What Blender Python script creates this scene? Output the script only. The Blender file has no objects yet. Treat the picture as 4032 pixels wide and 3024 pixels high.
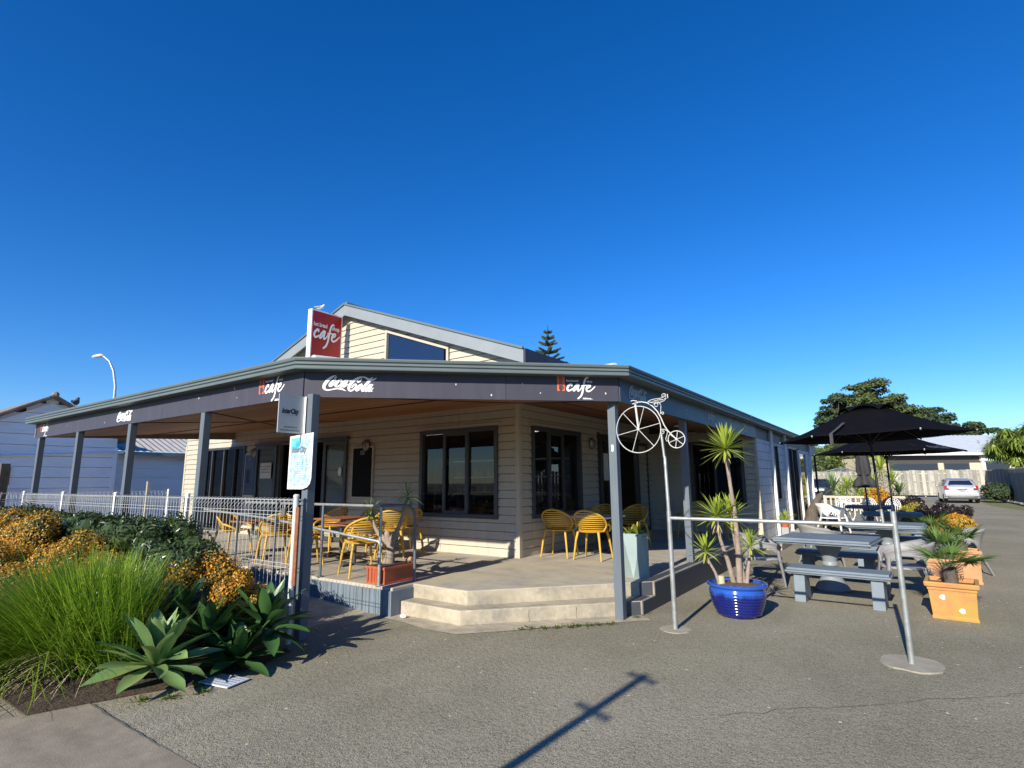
import bpy, bmesh, math, random
from mathutils import Vector, Matrix, noise
RAD = math.radians
sc = bpy.context.scene
COL = sc.collection

# ---------------------------------------------------------------- camera, sky, sun, exposure
cam = bpy.data.cameras.new('camera')
cam.lens = 19.239; cam.sensor_width = 36.0; cam.clip_start = 0.05; cam.clip_end = 3000
co = bpy.data.objects.new('camera', cam); COL.objects.link(co)
_R = Vector((0.817955, 0.575225, -0.008117)); _U = Vector((0.106587, -0.137669, 0.984727)); _F = Vector((-0.565322, 0.806327, 0.173918))
m = Matrix.Identity(4)
for i in range(3):
    m[i][0] = _R[i]; m[i][1] = _U[i]; m[i][2] = -_F[i]
m.translation = Vector((5.2217, -7.6153, 1.56))
co.matrix_world = m
sc.camera = co

SUN_EL = RAD(25.5)
w = bpy.data.worlds.new("World"); sc.world = w; w.use_nodes = True
nt = w.node_tree
bg = nt.nodes['Background']
sky = nt.nodes.new('ShaderNodeTexSky'); sky.sky_type = 'NISHITA'
sky.sun_disc = False; sky.sun_elevation = SUN_EL; sky.sun_rotation = RAD(176.9)
sky.altitude = 0; sky.air_density = 1.0; sky.dust_density = 0.1; sky.ozone_density = 7.0
hs = nt.nodes.new('ShaderNodeHueSaturation'); hs.inputs['Saturation'].default_value = 1.21; hs.inputs['Hue'].default_value = .509
nt.links.new(sky.outputs[0], hs.inputs['Color']); nt.links.new(hs.outputs[0], bg.inputs[0])
bg.inputs[1].default_value = 0.124
sl = bpy.data.lights.new('sun', 'SUN'); sl.energy = 5.0; sl.angle = RAD(0.5); sl.color = (1.0, 0.93, 0.80)
so = bpy.data.objects.new('sun', sl); COL.objects.link(so)
_d = Vector((-0.055, 1.0, -0.477)).normalized()
so.rotation_euler = _d.to_track_quat('-Z', 'Y').to_euler(); so.location = (0, -20, 15)
sc.view_settings.view_transform = 'Standard'; sc.view_settings.look = 'None'
sc.view_settings.exposure = 0.5; sc.view_settings.gamma = 1.0
sc.cycles.max_bounces = 6; sc.cycles.transparent_max_bounces = 12; sc.cycles.caustics_reflective = False; sc.cycles.caustics_refractive = False

# ---------------------------------------------------------------- helpers
def P(a, b, z=0.0): return Vector((-a, b, z))           # a = left along the street front, b = back along the driveway
def OW(X, Y): return (5.2217 + X*0.819 - Y*0.574, -7.6153 + X*0.574 + Y*0.819)

class MB:
    def __init__(s): s.v = []; s.f = []
    def add(s, vs, fs):
        o = len(s.v); s.v += [tuple(v) for v in vs]; s.f += [tuple(i+o for i in f) for f in fs]; return s
    def box(s, x0, x1, y0, y1, z0, z1):
        return s.add([(x0,y0,z0),(x1,y0,z0),(x1,y1,z0),(x0,y1,z0),(x0,y0,z1),(x1,y0,z1),(x1,y1,z1),(x0,y1,z1)],
              [(3,2,1,0),(4,5,6,7),(0,1,5,4),(1,2,6,5),(2,3,7,6),(3,0,4,7)])
    def bar(s, p, q, w, h, up=(0,0,1)):                   # rectangular bar between two points
        p = Vector(p); q = Vector(q); d = (q-p).normalized(); up = Vector(up)
        if abs(d.dot(up)) > .95: up = Vector((0,1,0))
        r = d.cross(up).normalized(); u = r.cross(d)
        vs = []
        for c in (p, q):
            for sx, sy in ((-1,-1),(1,-1),(1,1),(-1,1)): vs.append(c + r*sx*w/2 + u*sy*h/2)
        return s.add(vs, [(3,2,1,0),(4,5,6,7),(0,1,5,4),(1,2,6,5),(2,3,7,6),(3,0,4,7)])
    def tube(s, pts, r, n=8, closed=False, squash=1.0):
        pts = [Vector(p) for p in pts]; N = len(pts)
        rs = r if isinstance(r, (list, tuple)) else [r]*N
        vs = []; up = None
        for i, p in enumerate(pts):
            if closed: t = (pts[(i+1) % N]-pts[i-1]).normalized()
            else: t = (pts[min(i+1,N-1)]-pts[max(i-1,0)]).normalized()
            if up is None:
                up = Vector((0,0,1)) if abs(t.z) < .9 else Vector((1,0,0))
            a = (up - t*up.dot(t)).normalized(); up = a; b = t.cross(a)
            for k in range(n):
                th = 2*math.pi*k/n
                vs.append(p + a*(math.cos(th)*rs[i]) + b*(math.sin(th)*rs[i]*squash))
        fs = []
        for i in range(N if closed else N-1):
            j = (i+1) % N
            for k in range(n): fs.append((i*n+k, i*n+(k+1)%n, j*n+(k+1)%n, j*n+k))
        if not closed: fs += [tuple(range(n-1,-1,-1)), tuple((N-1)*n+k for k in range(n))]
        return s.add(vs, fs)
    def lathe(s, prof, c=(0,0,0), n=24, ax=None):
        vs = []; c = Vector(c)
        for r, z in prof:
            for k in range(n):
                th = 2*math.pi*k/n; v = Vector((r*math.cos(th), r*math.sin(th), z))
                vs.append(c + (ax @ v if ax else v))
        fs = []
        for i in range(len(prof)-1):
            for k in range(n): fs.append((i*n+k, i*n+(k+1)%n, (i+1)*n+(k+1)%n, (i+1)*n+k))
        fs.append(tuple(range(n-1,-1,-1))); fs.append(tuple((len(prof)-1)*n+k for k in range(n)))
        return s.add(vs, fs)
    def ext(s, poly, vec):                                # extrude a 3D polygon along a vector
        n = len(poly); poly = [Vector(p) for p in poly]; vec = Vector(vec)
        return s.add(poly + [p+vec for p in poly], [tuple(range(n-1,-1,-1)), tuple(range(n,2*n))] +
                     [(i,(i+1)%n,(i+1)%n+n,i+n) for i in range(n)])
    def face(s, *ps): return s.add(ps, [tuple(range(len(ps)))])
    def prism(s, poly, z0, z1): return s.ext([(x,y,z0) for x,y in poly], (0,0,z1-z0))
    def ball(s, c, r, n=10, k=6, sc=(1,1,1)):
        c = Vector(c); vs = [c+Vector((0,0,-r*sc[2]))]; fs = []
        for i in range(1, k):
            ph = -math.pi/2 + math.pi*i/k
            for j in range(n):
                th = 2*math.pi*j/n
                vs.append(c + Vector((r*math.cos(ph)*math.cos(th)*sc[0], r*math.cos(ph)*math.sin(th)*sc[1], r*math.sin(ph)*sc[2])))
        vs.append(c+Vector((0,0,r*sc[2]))); L = len(vs)-1
        for j in range(n):
            fs.append((0, 1+(j+1)%n, 1+j)); fs.append((L, 1+(k-2)*n+j, 1+(k-2)*n+(j+1)%n))
            for i in range(k-2): fs.append((1+i*n+j, 1+i*n+(j+1)%n, 1+(i+1)*n+(j+1)%n, 1+(i+1)*n+j))
        return s.add(vs, fs)
    def xf(s, M):
        s.v = [tuple(M @ Vector(v)) for v in s.v]; return s
    def build(s, name, mat, parent=None, smooth=None, bevel=0, solid=0, label=None, fix=True, loc=None):
        me = bpy.data.meshes.new(name); me.from_pydata(s.v, [], s.f)
        if fix:
            bm = bmesh.new(); bm.from_mesh(me); bmesh.ops.recalc_face_normals(bm, faces=bm.faces); bm.to_mesh(me); bm.free()
        if smooth is not None:
            me.shade_smooth()
            if smooth < 179: me.set_sharp_from_angle(angle=RAD(smooth))
        me.materials.append(mat)
        o = bpy.data.objects.new(name, me); COL.objects.link(o)
        if parent: o.parent = parent
        if loc is not None: o.location = loc
        if solid:
            md = o.modifiers.new('solid', 'SOLIDIFY'); md.thickness = solid; md.offset = 0
        if bevel:
            md = o.modifiers.new('bevel', 'BEVEL'); md.width = bevel; md.segments = 2; md.limit_method = 'ANGLE'
        if label: o['label'] = label
        return o

def thing(name, label, cat, loc=(0,0,0), rz=0, group=None):
    o = bpy.data.objects.new(name, None); COL.objects.link(o); o.empty_display_size = .1
    o.location = loc; o.rotation_euler = (0,0,rz); o['label'] = label; o['category'] = cat
    if group: o['group'] = group
    return o
def tag(o, label, cat, group=None):
    o['label'] = label; o['category'] = cat
    if group: o['group'] = group
    return o
def struct(o, label=None):
    o['kind'] = 'structure'
    if label: o['label'] = label
    return o
def kids(o): return [c for c in COL.objects if c.parent == o]
def dup(root, loc, rz, label, group=None, scale=None):
    r = root.copy(); COL.objects.link(r); r.location = loc; r.rotation_euler = (0,0,rz); r['label'] = label
    if group: r['group'] = group
    if scale: r.scale = (scale,)*3
    for ch in kids(root):
        c = ch.copy(); COL.objects.link(c); c.parent = r
        for g in kids(ch):
            d = g.copy(); COL.objects.link(d); d.parent = c
    return r

# ---------------------------------------------------------------- materials
def _new(name):
    m = bpy.data.materials.new(name); m.use_nodes = True
    return m, m.node_tree, m.node_tree.nodes['Principled BSDF']
def mixcol(nt, fac, a, b, mode='MIX'):
    n = nt.nodes.new('ShaderNodeMix'); n.data_type = 'RGBA'; n.blend_type = mode
    for sock, v in ((n.inputs[0], fac), (n.inputs[6], a), (n.inputs[7], b)):
        if hasattr(v, 'node'): nt.links.new(v, sock)
        elif isinstance(v, (int, float)): sock.default_value = v
        else: sock.default_value = (*v, 1) if len(v) == 3 else v
    return n.outputs[2]
def ramp(nt, src, p0, p1):
    n = nt.nodes.new('ShaderNodeMapRange'); n.inputs[1].default_value = p0; n.inputs[2].default_value = p1
    nt.links.new(src, n.inputs[0]); return n.outputs[0]
def noi(nt, vec, scale, detail=5, rough=.6):
    n = nt.nodes.new('ShaderNodeTexNoise'); n.inputs['Scale'].default_value = scale; n.inputs['Detail'].default_value = detail; n.inputs['Roughness'].default_value = rough
    nt.links.new(vec, n.inputs['Vector']); return n.outputs[0]
def coords(nt, scale=None, world=False):
    if world: src = nt.nodes.new('ShaderNodeNewGeometry').outputs['Position']
    else: src = nt.nodes.new('ShaderNodeTexCoord').outputs['Object']
    if scale:
        mp = nt.nodes.new('ShaderNodeMapping'); mp.inputs['Scale'].default_value = scale; nt.links.new(src, mp.inputs['Vector']); return mp.outputs[0]
    return src
def bumpn(nt, bsdf, h, dist, strength=1.0):
    b = nt.nodes.new('ShaderNodeBump'); b.inputs['Distance'].default_value = dist; b.inputs['Strength'].default_value = strength
    nt.links.new(h, b.inputs['Height']); nt.links.new(b.outputs[0], bsdf.inputs['Normal'])
def M(name, col, rough=.6, var=.15, vs=6.0, col2=None, bump=0.0, bs=80.0, metal=0.0, spec=.5, stretch=None, coat=0.0, world=False, c2lo=.5, c2hi=.72):
    m, nt, b = _new(name)
    vec = coords(nt, stretch, world)
    n1 = noi(nt, vec, vs)
    lo = tuple(c*(1-var) for c in col); hi = tuple(min(1, c*(1+var)) for c in col)
    c = mixcol(nt, ramp(nt, n1, .3, .7), lo, hi)
    if col2:
        n2 = noi(nt, vec, vs*.45+.3, 6, .7)
        c = mixcol(nt, ramp(nt, n2, c2lo, c2hi), c, col2)
    nt.links.new(c, b.inputs['Base Color'])
    b.inputs['Roughness'].default_value = rough; b.inputs['Metallic'].default_value = metal
    b.inputs['Specular IOR Level'].default_value = spec
    if coat: b.inputs['Coat Weight'].default_value = coat
    if bump: bumpn(nt, b, noi(nt, vec, bs, 4), bump)
    return m
def leafmat(name, c1, c2, c3=None, rough=.45, trans=.25, spec=.5):
    m, nt, b = _new(name)
    geo = nt.nodes.new('ShaderNodeNewGeometry')
    c = mixcol(nt, geo.outputs['Random Per Island'], c1, c2)
    if c3:
        n = noi(nt, coords(nt), 2.2, 3); c = mixcol(nt, ramp(nt, n, .45, .65), c, c3)
    nt.links.new(c, b.inputs['Base Color']); b.inputs['Roughness'].default_value = rough; b.inputs['Specular IOR Level'].default_value = spec
    if trans:
        t = nt.nodes.new('ShaderNodeBsdfTranslucent'); nt.links.new(c, t.inputs[0])
        mx = nt.nodes.new('ShaderNodeMixShader'); mx.inputs[0].default_value = trans
        nt.links.new(b.outputs[0], mx.inputs[1]); nt.links.new(t.outputs[0], mx.inputs[2])
        nt.links.new(mx.outputs[0], nt.nodes['Material Output'].inputs['Surface'])
    return m
def glassmat(name, tint=(.75,.8,.8), ior=1.7, refl=(1,1,1)):
    m, nt, b = _new(name); nt.nodes.remove(b)
    tr = nt.nodes.new('ShaderNodeBsdfTransparent'); tr.inputs[0].default_value = (*tint, 1)
    gl = nt.nodes.new('ShaderNodeBsdfGlossy'); gl.inputs['Roughness'].default_value = 0.0; gl.inputs[0].default_value = (*refl, 1)
    fr = nt.nodes.new('ShaderNodeFresnel'); fr.inputs[0].default_value = ior
    mx = nt.nodes.new('ShaderNodeMixShader')
    nt.links.new(fr.outputs[0], mx.inputs[0]); nt.links.new(tr.outputs[0], mx.inputs[1]); nt.links.new(gl.outputs[0], mx.inputs[2])
    nt.links.new(mx.outputs[0], nt.nodes['Material Output'].inputs['Surface'])
    return m
def islandtint(m, lo=.72, hi=1.12):
    nt = m.node_tree; b = nt.nodes['Principled BSDF']; src = b.inputs['Base Color'].links[0].from_socket
    g = nt.nodes.new('ShaderNodeNewGeometry'); mr = nt.nodes.new('ShaderNodeMapRange'); mr.inputs[3].default_value = lo; mr.inputs[4].default_value = hi
    nt.links.new(g.outputs['Random Per Island'], mr.inputs[0]); cb = nt.nodes.new('ShaderNodeCombineColor')
    for k in range(3): nt.links.new(mr.outputs[0], cb.inputs[k])
    nt.links.new(mixcol(nt, 1.0, src, cb.outputs[0], 'MULTIPLY'), b.inputs['Base Color']); return m
def asphaltmat():
    m, nt, b = _new('asphalt')
    vec = coords(nt)
    vo = nt.nodes.new('ShaderNodeTexVoronoi'); vo.inputs['Scale'].default_value = 120; nt.links.new(vec, vo.inputs['Vector'])
    vo2 = nt.nodes.new('ShaderNodeTexVoronoi'); vo2.inputs['Scale'].default_value = 28; nt.links.new(vec, vo2.inputs['Vector'])
    sep = nt.nodes.new('ShaderNodeSeparateColor'); nt.links.new(vo.outputs['Color'], sep.inputs[0])
    c = mixcol(nt, sep.outputs[0], (.38,.345,.255), (.64,.585,.44))
    c = mixcol(nt, ramp(nt, vo.outputs['Distance'], .0, .85), c, (.20,.18,.13), 'MIX')
    big = noi(nt, vec, .55, 6, .65)
    c = mixcol(nt, ramp(nt, big, .35, .68), c, (.80,.79,.77), 'MULTIPLY')
    mid = noi(nt, vec, 3.5, 5, .7)
    c = mixcol(nt, ramp(nt, mid, .56, .75), c, mixcol(nt, .5, c, (.36,.335,.27)))
    drk = noi(nt, coords(nt, (.9, .35, 1)), 1.3, 4)
    c = mixcol(nt, ramp(nt, drk, .60, .78), c, mixcol(nt, .35, c, (.11,.105,.095)))
    trk = noi(nt, coords(nt, (2.2, .10, 1)), 1.0, 4); c = mixcol(nt, ramp(nt, trk, .55, .75), c, (.84,.84,.83), 'MULTIPLY')
    pat = noi(nt, vec, .23, 3, .5); c = mixcol(nt, ramp(nt, pat, .46, .60), c, (.86,.88,.84), 'MULTIPLY')
    # scattered pale chips and leaf crumbs
    sp = nt.nodes.new('ShaderNodeTexVoronoi'); sp.inputs['Scale'].default_value = 9; nt.links.new(vec, sp.inputs['Vector'])
    sp2 = nt.nodes.new('ShaderNodeSeparateColor'); nt.links.new(sp.outputs['Color'], sp2.inputs[0])
    thr = nt.nodes.new('ShaderNodeMath'); thr.operation = 'GREATER_THAN'; thr.inputs[1].default_value = .86; nt.links.new(sp2.outputs[1], thr.inputs[0])
    near = nt.nodes.new('ShaderNodeMath'); near.operation = 'LESS_THAN'; near.inputs[1].default_value = .10; nt.links.new(sp.outputs['Distance'], near.inputs[0])
    mul = nt.nodes.new('ShaderNodeMath'); mul.operation = 'MULTIPLY'; nt.links.new(thr.outputs[0], mul.inputs[0]); nt.links.new(near.outputs[0], mul.inputs[1])
    c = mixcol(nt, mul.outputs[0], c, (.62,.60,.54))
    nt.links.new(c, b.inputs['Base Color']); b.inputs['Roughness'].default_value = .9; b.inputs['Specular IOR Level'].default_value = .25
    add = nt.nodes.new('ShaderNodeMath'); add.operation = 'MULTIPLY_ADD'; add.inputs[1].default_value = -1.0
    nt.links.new(vo.outputs['Distance'], add.inputs[0]); nt.links.new(vo2.outputs['Distance'], add.inputs[2])
    bumpn(nt, b, add.outputs[0], .0045, .7)
    return m
def blockmat(name, col, mortar, ax, bw=.40, bh=.20, bump=.006):
    m, nt, b = _new(name)
    tc = coords(nt); sx = nt.nodes.new('ShaderNodeSeparateXYZ'); nt.links.new(tc, sx.inputs[0])
    cb = nt.nodes.new('ShaderNodeCombineXYZ'); nt.links.new(sx.outputs[ax], cb.inputs[0]); nt.links.new(sx.outputs[2], cb.inputs[1])
    br = nt.nodes.new('ShaderNodeTexBrick'); br.inputs['Scale'].default_value = 1.0; br.inputs['Brick Width'].default_value = bw; br.inputs['Row Height'].default_value = bh
    br.inputs['Mortar Size'].default_value = .008; br.inputs['Color1'].default_value = (*col,1); br.inputs['Color2'].default_value = (*[c*.92 for c in col],1); br.inputs['Mortar'].default_value = (*mortar,1)
    nt.links.new(cb.outputs[0], br.inputs['Vector'])
    n = noi(nt, tc, 3.0, 6, .7)
    c = mixcol(nt, ramp(nt, n, .5, .8), br.outputs['Color'], mixcol(nt, .5, br.outputs['Color'], (.42,.43,.40)))
    nt.links.new(c, b.inputs['Base Color']); b.inputs['Roughness'].default_value = .75
    inv = nt.nodes.new('ShaderNodeMath'); inv.operation = 'SUBTRACT'; inv.inputs[0].default_value = 1.0; nt.links.new(br.outputs['Fac'], inv.inputs[1])
    bumpn(nt, b, inv.outputs[0], bump)
    return m
def timbermat(name, c1, c2, stretch, vs=9, line=None):
    m, nt, b = _new(name)
    vec = coords(nt, stretch); n = noi(nt, vec, vs, 6, .65)
    c = mixcol(nt, ramp(nt, n, .3, .7), c1, c2)
    nt.links.new(c, b.inputs['Base Color']); b.inputs['Roughness'].default_value = .6; bumpn(nt, b, n, .003)
    return m
def groove(m, axis, n, depth=.35):
    nt = m.node_tree; b = nt.nodes['Principled BSDF']; src = b.inputs['Base Color'].links[0].from_socket
    sx = nt.nodes.new('ShaderNodeSeparateXYZ'); nt.links.new(coords(nt), sx.inputs[0])
    mu = nt.nodes.new('ShaderNodeMath'); mu.operation = 'MULTIPLY'; mu.inputs[1].default_value = n; nt.links.new(sx.outputs[axis], mu.inputs[0])
    fl = nt.nodes.new('ShaderNodeMath'); fl.operation = 'FLOOR'; nt.links.new(mu.outputs[0], fl.inputs[0])
    wn = nt.nodes.new('ShaderNodeTexWhiteNoise'); wn.noise_dimensions = '1D'; nt.links.new(fl.outputs[0], wn.inputs['W'])
    c = mixcol(nt, wn.outputs['Value'], src, mixcol(nt, .5, src, (.05,.018,.006)))
    fr = nt.nodes.new('ShaderNodeMath'); fr.operation = 'FRACT'; nt.links.new(mu.outputs[0], fr.inputs[0])
    lt = nt.nodes.new('ShaderNodeMath'); lt.operation = 'LESS_THAN'; lt.inputs[1].default_value = .09; nt.links.new(fr.outputs[0], lt.inputs[0])
    nt.links.new(mixcol(nt, lt.outputs[0], c, (.02,.008,.004)), b.inputs['Base Color']); return m
def emat(name, col, s):
    m, nt, b = _new(name); b.inputs['Base Color'].default_value = (*col,1); b.inputs['Emission Color'].default_value = (*col,1); b.inputs['Emission Strength'].default_value = s
    return m

m_asph = asphaltmat()
m_path = M('footpath_concrete', (.275,.232,.172), .9, .22, 5, (.19,.16,.12), .003, 120)
m_conc = M('step_concrete', (.42,.365,.265), .85, .25, 5, (.20,.19,.165), .003, 60, c2lo=.50, c2hi=.74)
m_deck = M('deck_concrete', (.42,.38,.31), .8, .22, 3, (.50,.43,.29), .002, 50, stretch=(1,1,1), c2lo=.48, c2hi=.66)
m_cream = M('cream_paint', (.50,.445,.35), .55, .07, 2.5, (.43,.375,.285), bump=.0006, bs=200, stretch=(3,3,.8), c2lo=.55, c2hi=.8)
m_greytrim = M('grey_green_gutter', (.125,.155,.157), .45, .08, 2)
m_fascia = M('purple_grey_panel', (.060,.057,.077), .5, .07, 1.5, (.078,.074,.095), c2lo=.5, c2hi=.75, spec=.3, stretch=(5,5,.5))
m_fascia_side = M('shade_blue_panel', (.055,.085,.125), .45, .14, 1.4, (.09,.125,.155), c2lo=.5, c2hi=.75)  # right-hand fascia: blue shade tint put into a copy of the panel colour
m_post = M('slate_post_paint', (.115,.140,.165), .5, .08, 5, (.15,.17,.185), stretch=(4,4,.5), c2lo=.55, c2hi=.75)
m_frame = M('charcoal_joinery', (.055,.056,.060), .4, .08, 4)
m_white = M('white_paint', (.80,.79,.76), .45, .04, 4)
m_white2 = M('weathered_white', (.72,.70,.64), .6, .12, 6, (.5,.47,.40), c2lo=.6, c2hi=.8)
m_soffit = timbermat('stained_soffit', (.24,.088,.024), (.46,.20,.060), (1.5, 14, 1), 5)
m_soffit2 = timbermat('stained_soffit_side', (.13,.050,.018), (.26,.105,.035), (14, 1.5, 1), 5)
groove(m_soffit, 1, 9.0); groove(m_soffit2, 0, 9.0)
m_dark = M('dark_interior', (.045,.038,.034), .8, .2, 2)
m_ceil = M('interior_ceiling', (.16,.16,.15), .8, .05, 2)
m_glass = glassmat('window_glass', (.40,.44,.46), 1.6, (.75,.78,.8))
m_glass2 = glassmat('clear_glass', (.85,.9,.9), 1.45, (.45,.45,.45))
m_nglass = M('navy_glass', (.010,.017,.045), .06, .05, 2, spec=1.0)
m_roof = M('roof_sheet', (.24,.27,.27), .4, .06, 3)
m_barge = M('barge_grey', (.24,.265,.275), .45, .06, 3)
m_black = M('black_plastic', (.012,.012,.013), .5, .1, 5)
m_board = M('blackboard', (.005,.005,.005), .7, .1, 5, spec=.15)
m_steel = M('galvanised', (.42,.44,.43), .42, .16, 18, (.30,.31,.30), metal=.55, c2lo=.5, c2hi=.7)
m_fencewire = M('pale_powdercoat', (.46,.48,.47), .4, .06, 8)
m_fencepost = M('weathered_pale_post', (.55,.57,.54), .5, .12, 14, (.33,.35,.33), c2lo=.55, c2hi=.7)
m_rust = M('rusty_steel', (.24,.09,.04), .8, .3, 20)
m_yellow = M('mustard_plastic', (.56,.33,.035), .5, .10, 5)
m_grey_pl = M('grey_plastic', (.29,.285,.29), .55, .15, 7, (.19,.19,.20), c2lo=.52, c2hi=.75)
m_white_pl = M('white_cast', (.80,.80,.78), .5, .05, 6)
m_bluegrey = M('bluegrey_paint', (.165,.205,.24), .6, .12, 5, (.13,.16,.19), bump=.0012, bs=120, c2lo=.52, c2hi=.7)
m_tabletop = timbermat('brown_table', (.20,.075,.035), (.33,.14,.07), (1, 9, 1), 6)
m_terra = M('terracotta', (.50,.235,.085), .85, .18, 7, (.40,.27,.05), .002, 60, c2lo=.42, c2hi=.62)
m_terra2 = M('orange_terracotta', (.52,.265,.13), .85, .18, 7, (.38,.25,.11), .002, 60, c2lo=.5, c2hi=.7)
m_redtrough = M('red_plastic_trough', (.46,.105,.045), .5, .09, 8)
m_soil = M('soil', (.075,.05,.032), .95, .4, 12, bump=.02, bs=40)
m_mulch = M('potting_bark', (.13,.085,.045), .95, .5, 30, bump=.02, bs=60)
m_bark = M('grey_bark', (.30,.235,.185), .9, .25, 14, (.17,.13,.10), .006, 45)
m_dark_bark = M('dark_bark', (.10,.08,.062), .9, .3, 12, bump=.01, bs=30)
m_umb = M('black_canvas', (.0055,.0055,.0075), .95, .15, 3, spec=.05, bump=.0008, bs=150)
m_redsign = M('red_sign_face', (.36,.012,.016), .35, .10, 2, (.25,.010,.016), stretch=(1,1,.35), c2lo=.5, c2hi=.7)
m_ltext = M('white_lettering', (.86,.86,.84), .5, .02, 4)
m_sidetext = M('dull_side_lettering', (.38,.42,.45), .5, .05, 4)  # dimmer, bluer lettering colour used on the right-hand fascia
m_btext = M('black_lettering', (.02,.02,.025), .5, .02, 4)
m_gtext = M('grey_lettering', (.33,.36,.37), .5, .05, 4)
m_orange = M('orange_red_logo', (.80,.155,.05), .5, .03, 4)
m_silver_sign = M('silver_sign', (.52,.53,.52), .38, .06, 3, metal=.3)

L_hedge = leafmat('hedge_leaf', (.026,.048,.013), (.07,.105,.028), rough=.28, trans=.12, spec=.6)
L_orange = leafmat('orange_leaf', (.84,.40,.03), (.42,.22,.025), (.50,.36,.05), rough=.4, trans=.33)
m_twig_shade = M('twiggy_shade', (.035,.035,.012), .9, .5, 20)
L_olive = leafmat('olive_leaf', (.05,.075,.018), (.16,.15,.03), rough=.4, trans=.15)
L_red = leafmat('rust_leaf', (.74,.25,.04), (.48,.22,.04), rough=.5, trans=.22)
L_grass = leafmat('tussock_blade', (.10,.25,.012), (.38,.50,.055), rough=.30, trans=.35, spec=.8)
L_agave = leafmat('agave_leaf', (.11,.21,.08), (.17,.28,.095), (.26,.34,.11), rough=.38, trans=.14)
L_agave_dk = leafmat('broad_leaf', (.032,.090,.026), (.060,.135,.036), rough=.35, trans=.14)
L_yucca = leafmat('yucca_leaf', (.27,.37,.05), (.46,.52,.08), rough=.36, trans=.28)
L_yucca2 = leafmat('yucca_leaf_green', (.08,.17,.05), (.16,.26,.07), rough=.38, trans=.18)
L_dry = leafmat('dry_leaf', (.42,.33,.19), (.52,.44,.30), rough=.7, trans=.1)
L_brom = leafmat('bromeliad_leaf', (.25,.27,.035), (.16,.20,.03), rough=.35, trans=.15)
L_palm = leafmat('palm_leaf', (.08,.16,.035), (.16,.24,.05), rough=.4, trans=.2)
L_conif = leafmat('conifer_leaf', (.040,.066,.017), (.115,.138,.032), rough=.6, trans=.15)
L_conif2 = leafmat('dark_conifer_leaf', (.022,.045,.018), (.055,.085,.028), rough=.6, trans=.1)
L_pine = leafmat('norfolk_leaf', (.030,.060,.030), (.07,.10,.045), rough=.6, trans=.1)
L_bush = leafmat('bush_leaf', (.06,.11,.02), (.15,.19,.035), rough=.5, trans=.2)
L_bamboo = leafmat('drooping_leaf', (.13,.20,.025), (.26,.32,.05), rough=.45, trans=.25)
L_purple = leafmat('purple_leaf', (.014,.010,.010), (.035,.022,.020), rough=.35, trans=.05)
L_gold = leafmat('gold_leaf', (.36,.31,.03), (.22,.22,.03), rough=.45, trans=.2)

# ---------------------------------------------------------------- lettering
def catmull(pts, k=7):
    out = []; n = len(pts)
    g = lambda i: pts[max(0, min(n-1, i))]
    for i in range(n-1):
        p0, p1, p2, p3 = g(i-1), g(i), g(i+1), g(i+2)
        for j in range(k):
            t = j/k
            out.append(tuple(.5*((2*p1[c]) + (-p0[c]+p2[c])*t + (2*p0[c]-5*p1[c]+4*p2[c]-p3[c])*t*t + (-p0[c]+3*p1[c]-3*p2[c]+p3[c])*t**3) for c in range(3)))
    out.append(tuple(pts[-1])); return out
def strokes2d(strokes, k=7):
    """each stroke a list of (x, y, width); gives flat ribbons with round ends, each a hair above the last"""
    vs = []; fs = []; lift = 0.0
    for st in strokes:
        q = catmull(st, k); L = []
        for i, (x, y, wd) in enumerate(q):
            a = q[max(i-1,0)]; b = q[min(i+1,len(q)-1)]; dx, dy = b[0]-a[0], b[1]-a[1]; l = math.hypot(dx, dy) or 1
            nx, ny = -dy/l, dx/l; h = max(wd, 1)/2
            L.append((x, y, h, nx, ny, dx/l, dy/l))
        o = len(vs)
        rows = []
        x, y, h, nx, ny, tx, ty = L[0]
        for ang in (80, 50, 20):
            c, s_ = math.cos(RAD(ang)), math.sin(RAD(ang)); rows.append((x-tx*h*s_, y-ty*h*s_, h*c, nx, ny))
        rows += [l[:5] for l in L]
        x, y, h, nx, ny, tx, ty = L[-1]
        for ang in (20, 50, 80):
            c, s_ = math.cos(RAD(ang)), math.sin(RAD(ang)); rows.append((x+tx*h*s_, y+ty*h*s_, h*c, nx, ny))
        for i, (x, y, h, nx, ny) in enumerate(rows):
            lift += .000002
            vs += [(x+nx*h, y+ny*h, lift), (x-nx*h, y-ny*h, lift)]
            if i: fs.append((o+2*i-2, o+2*i-1, o+2*i+1, o+2*i))
        lift += .00001
    return vs, fs
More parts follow.
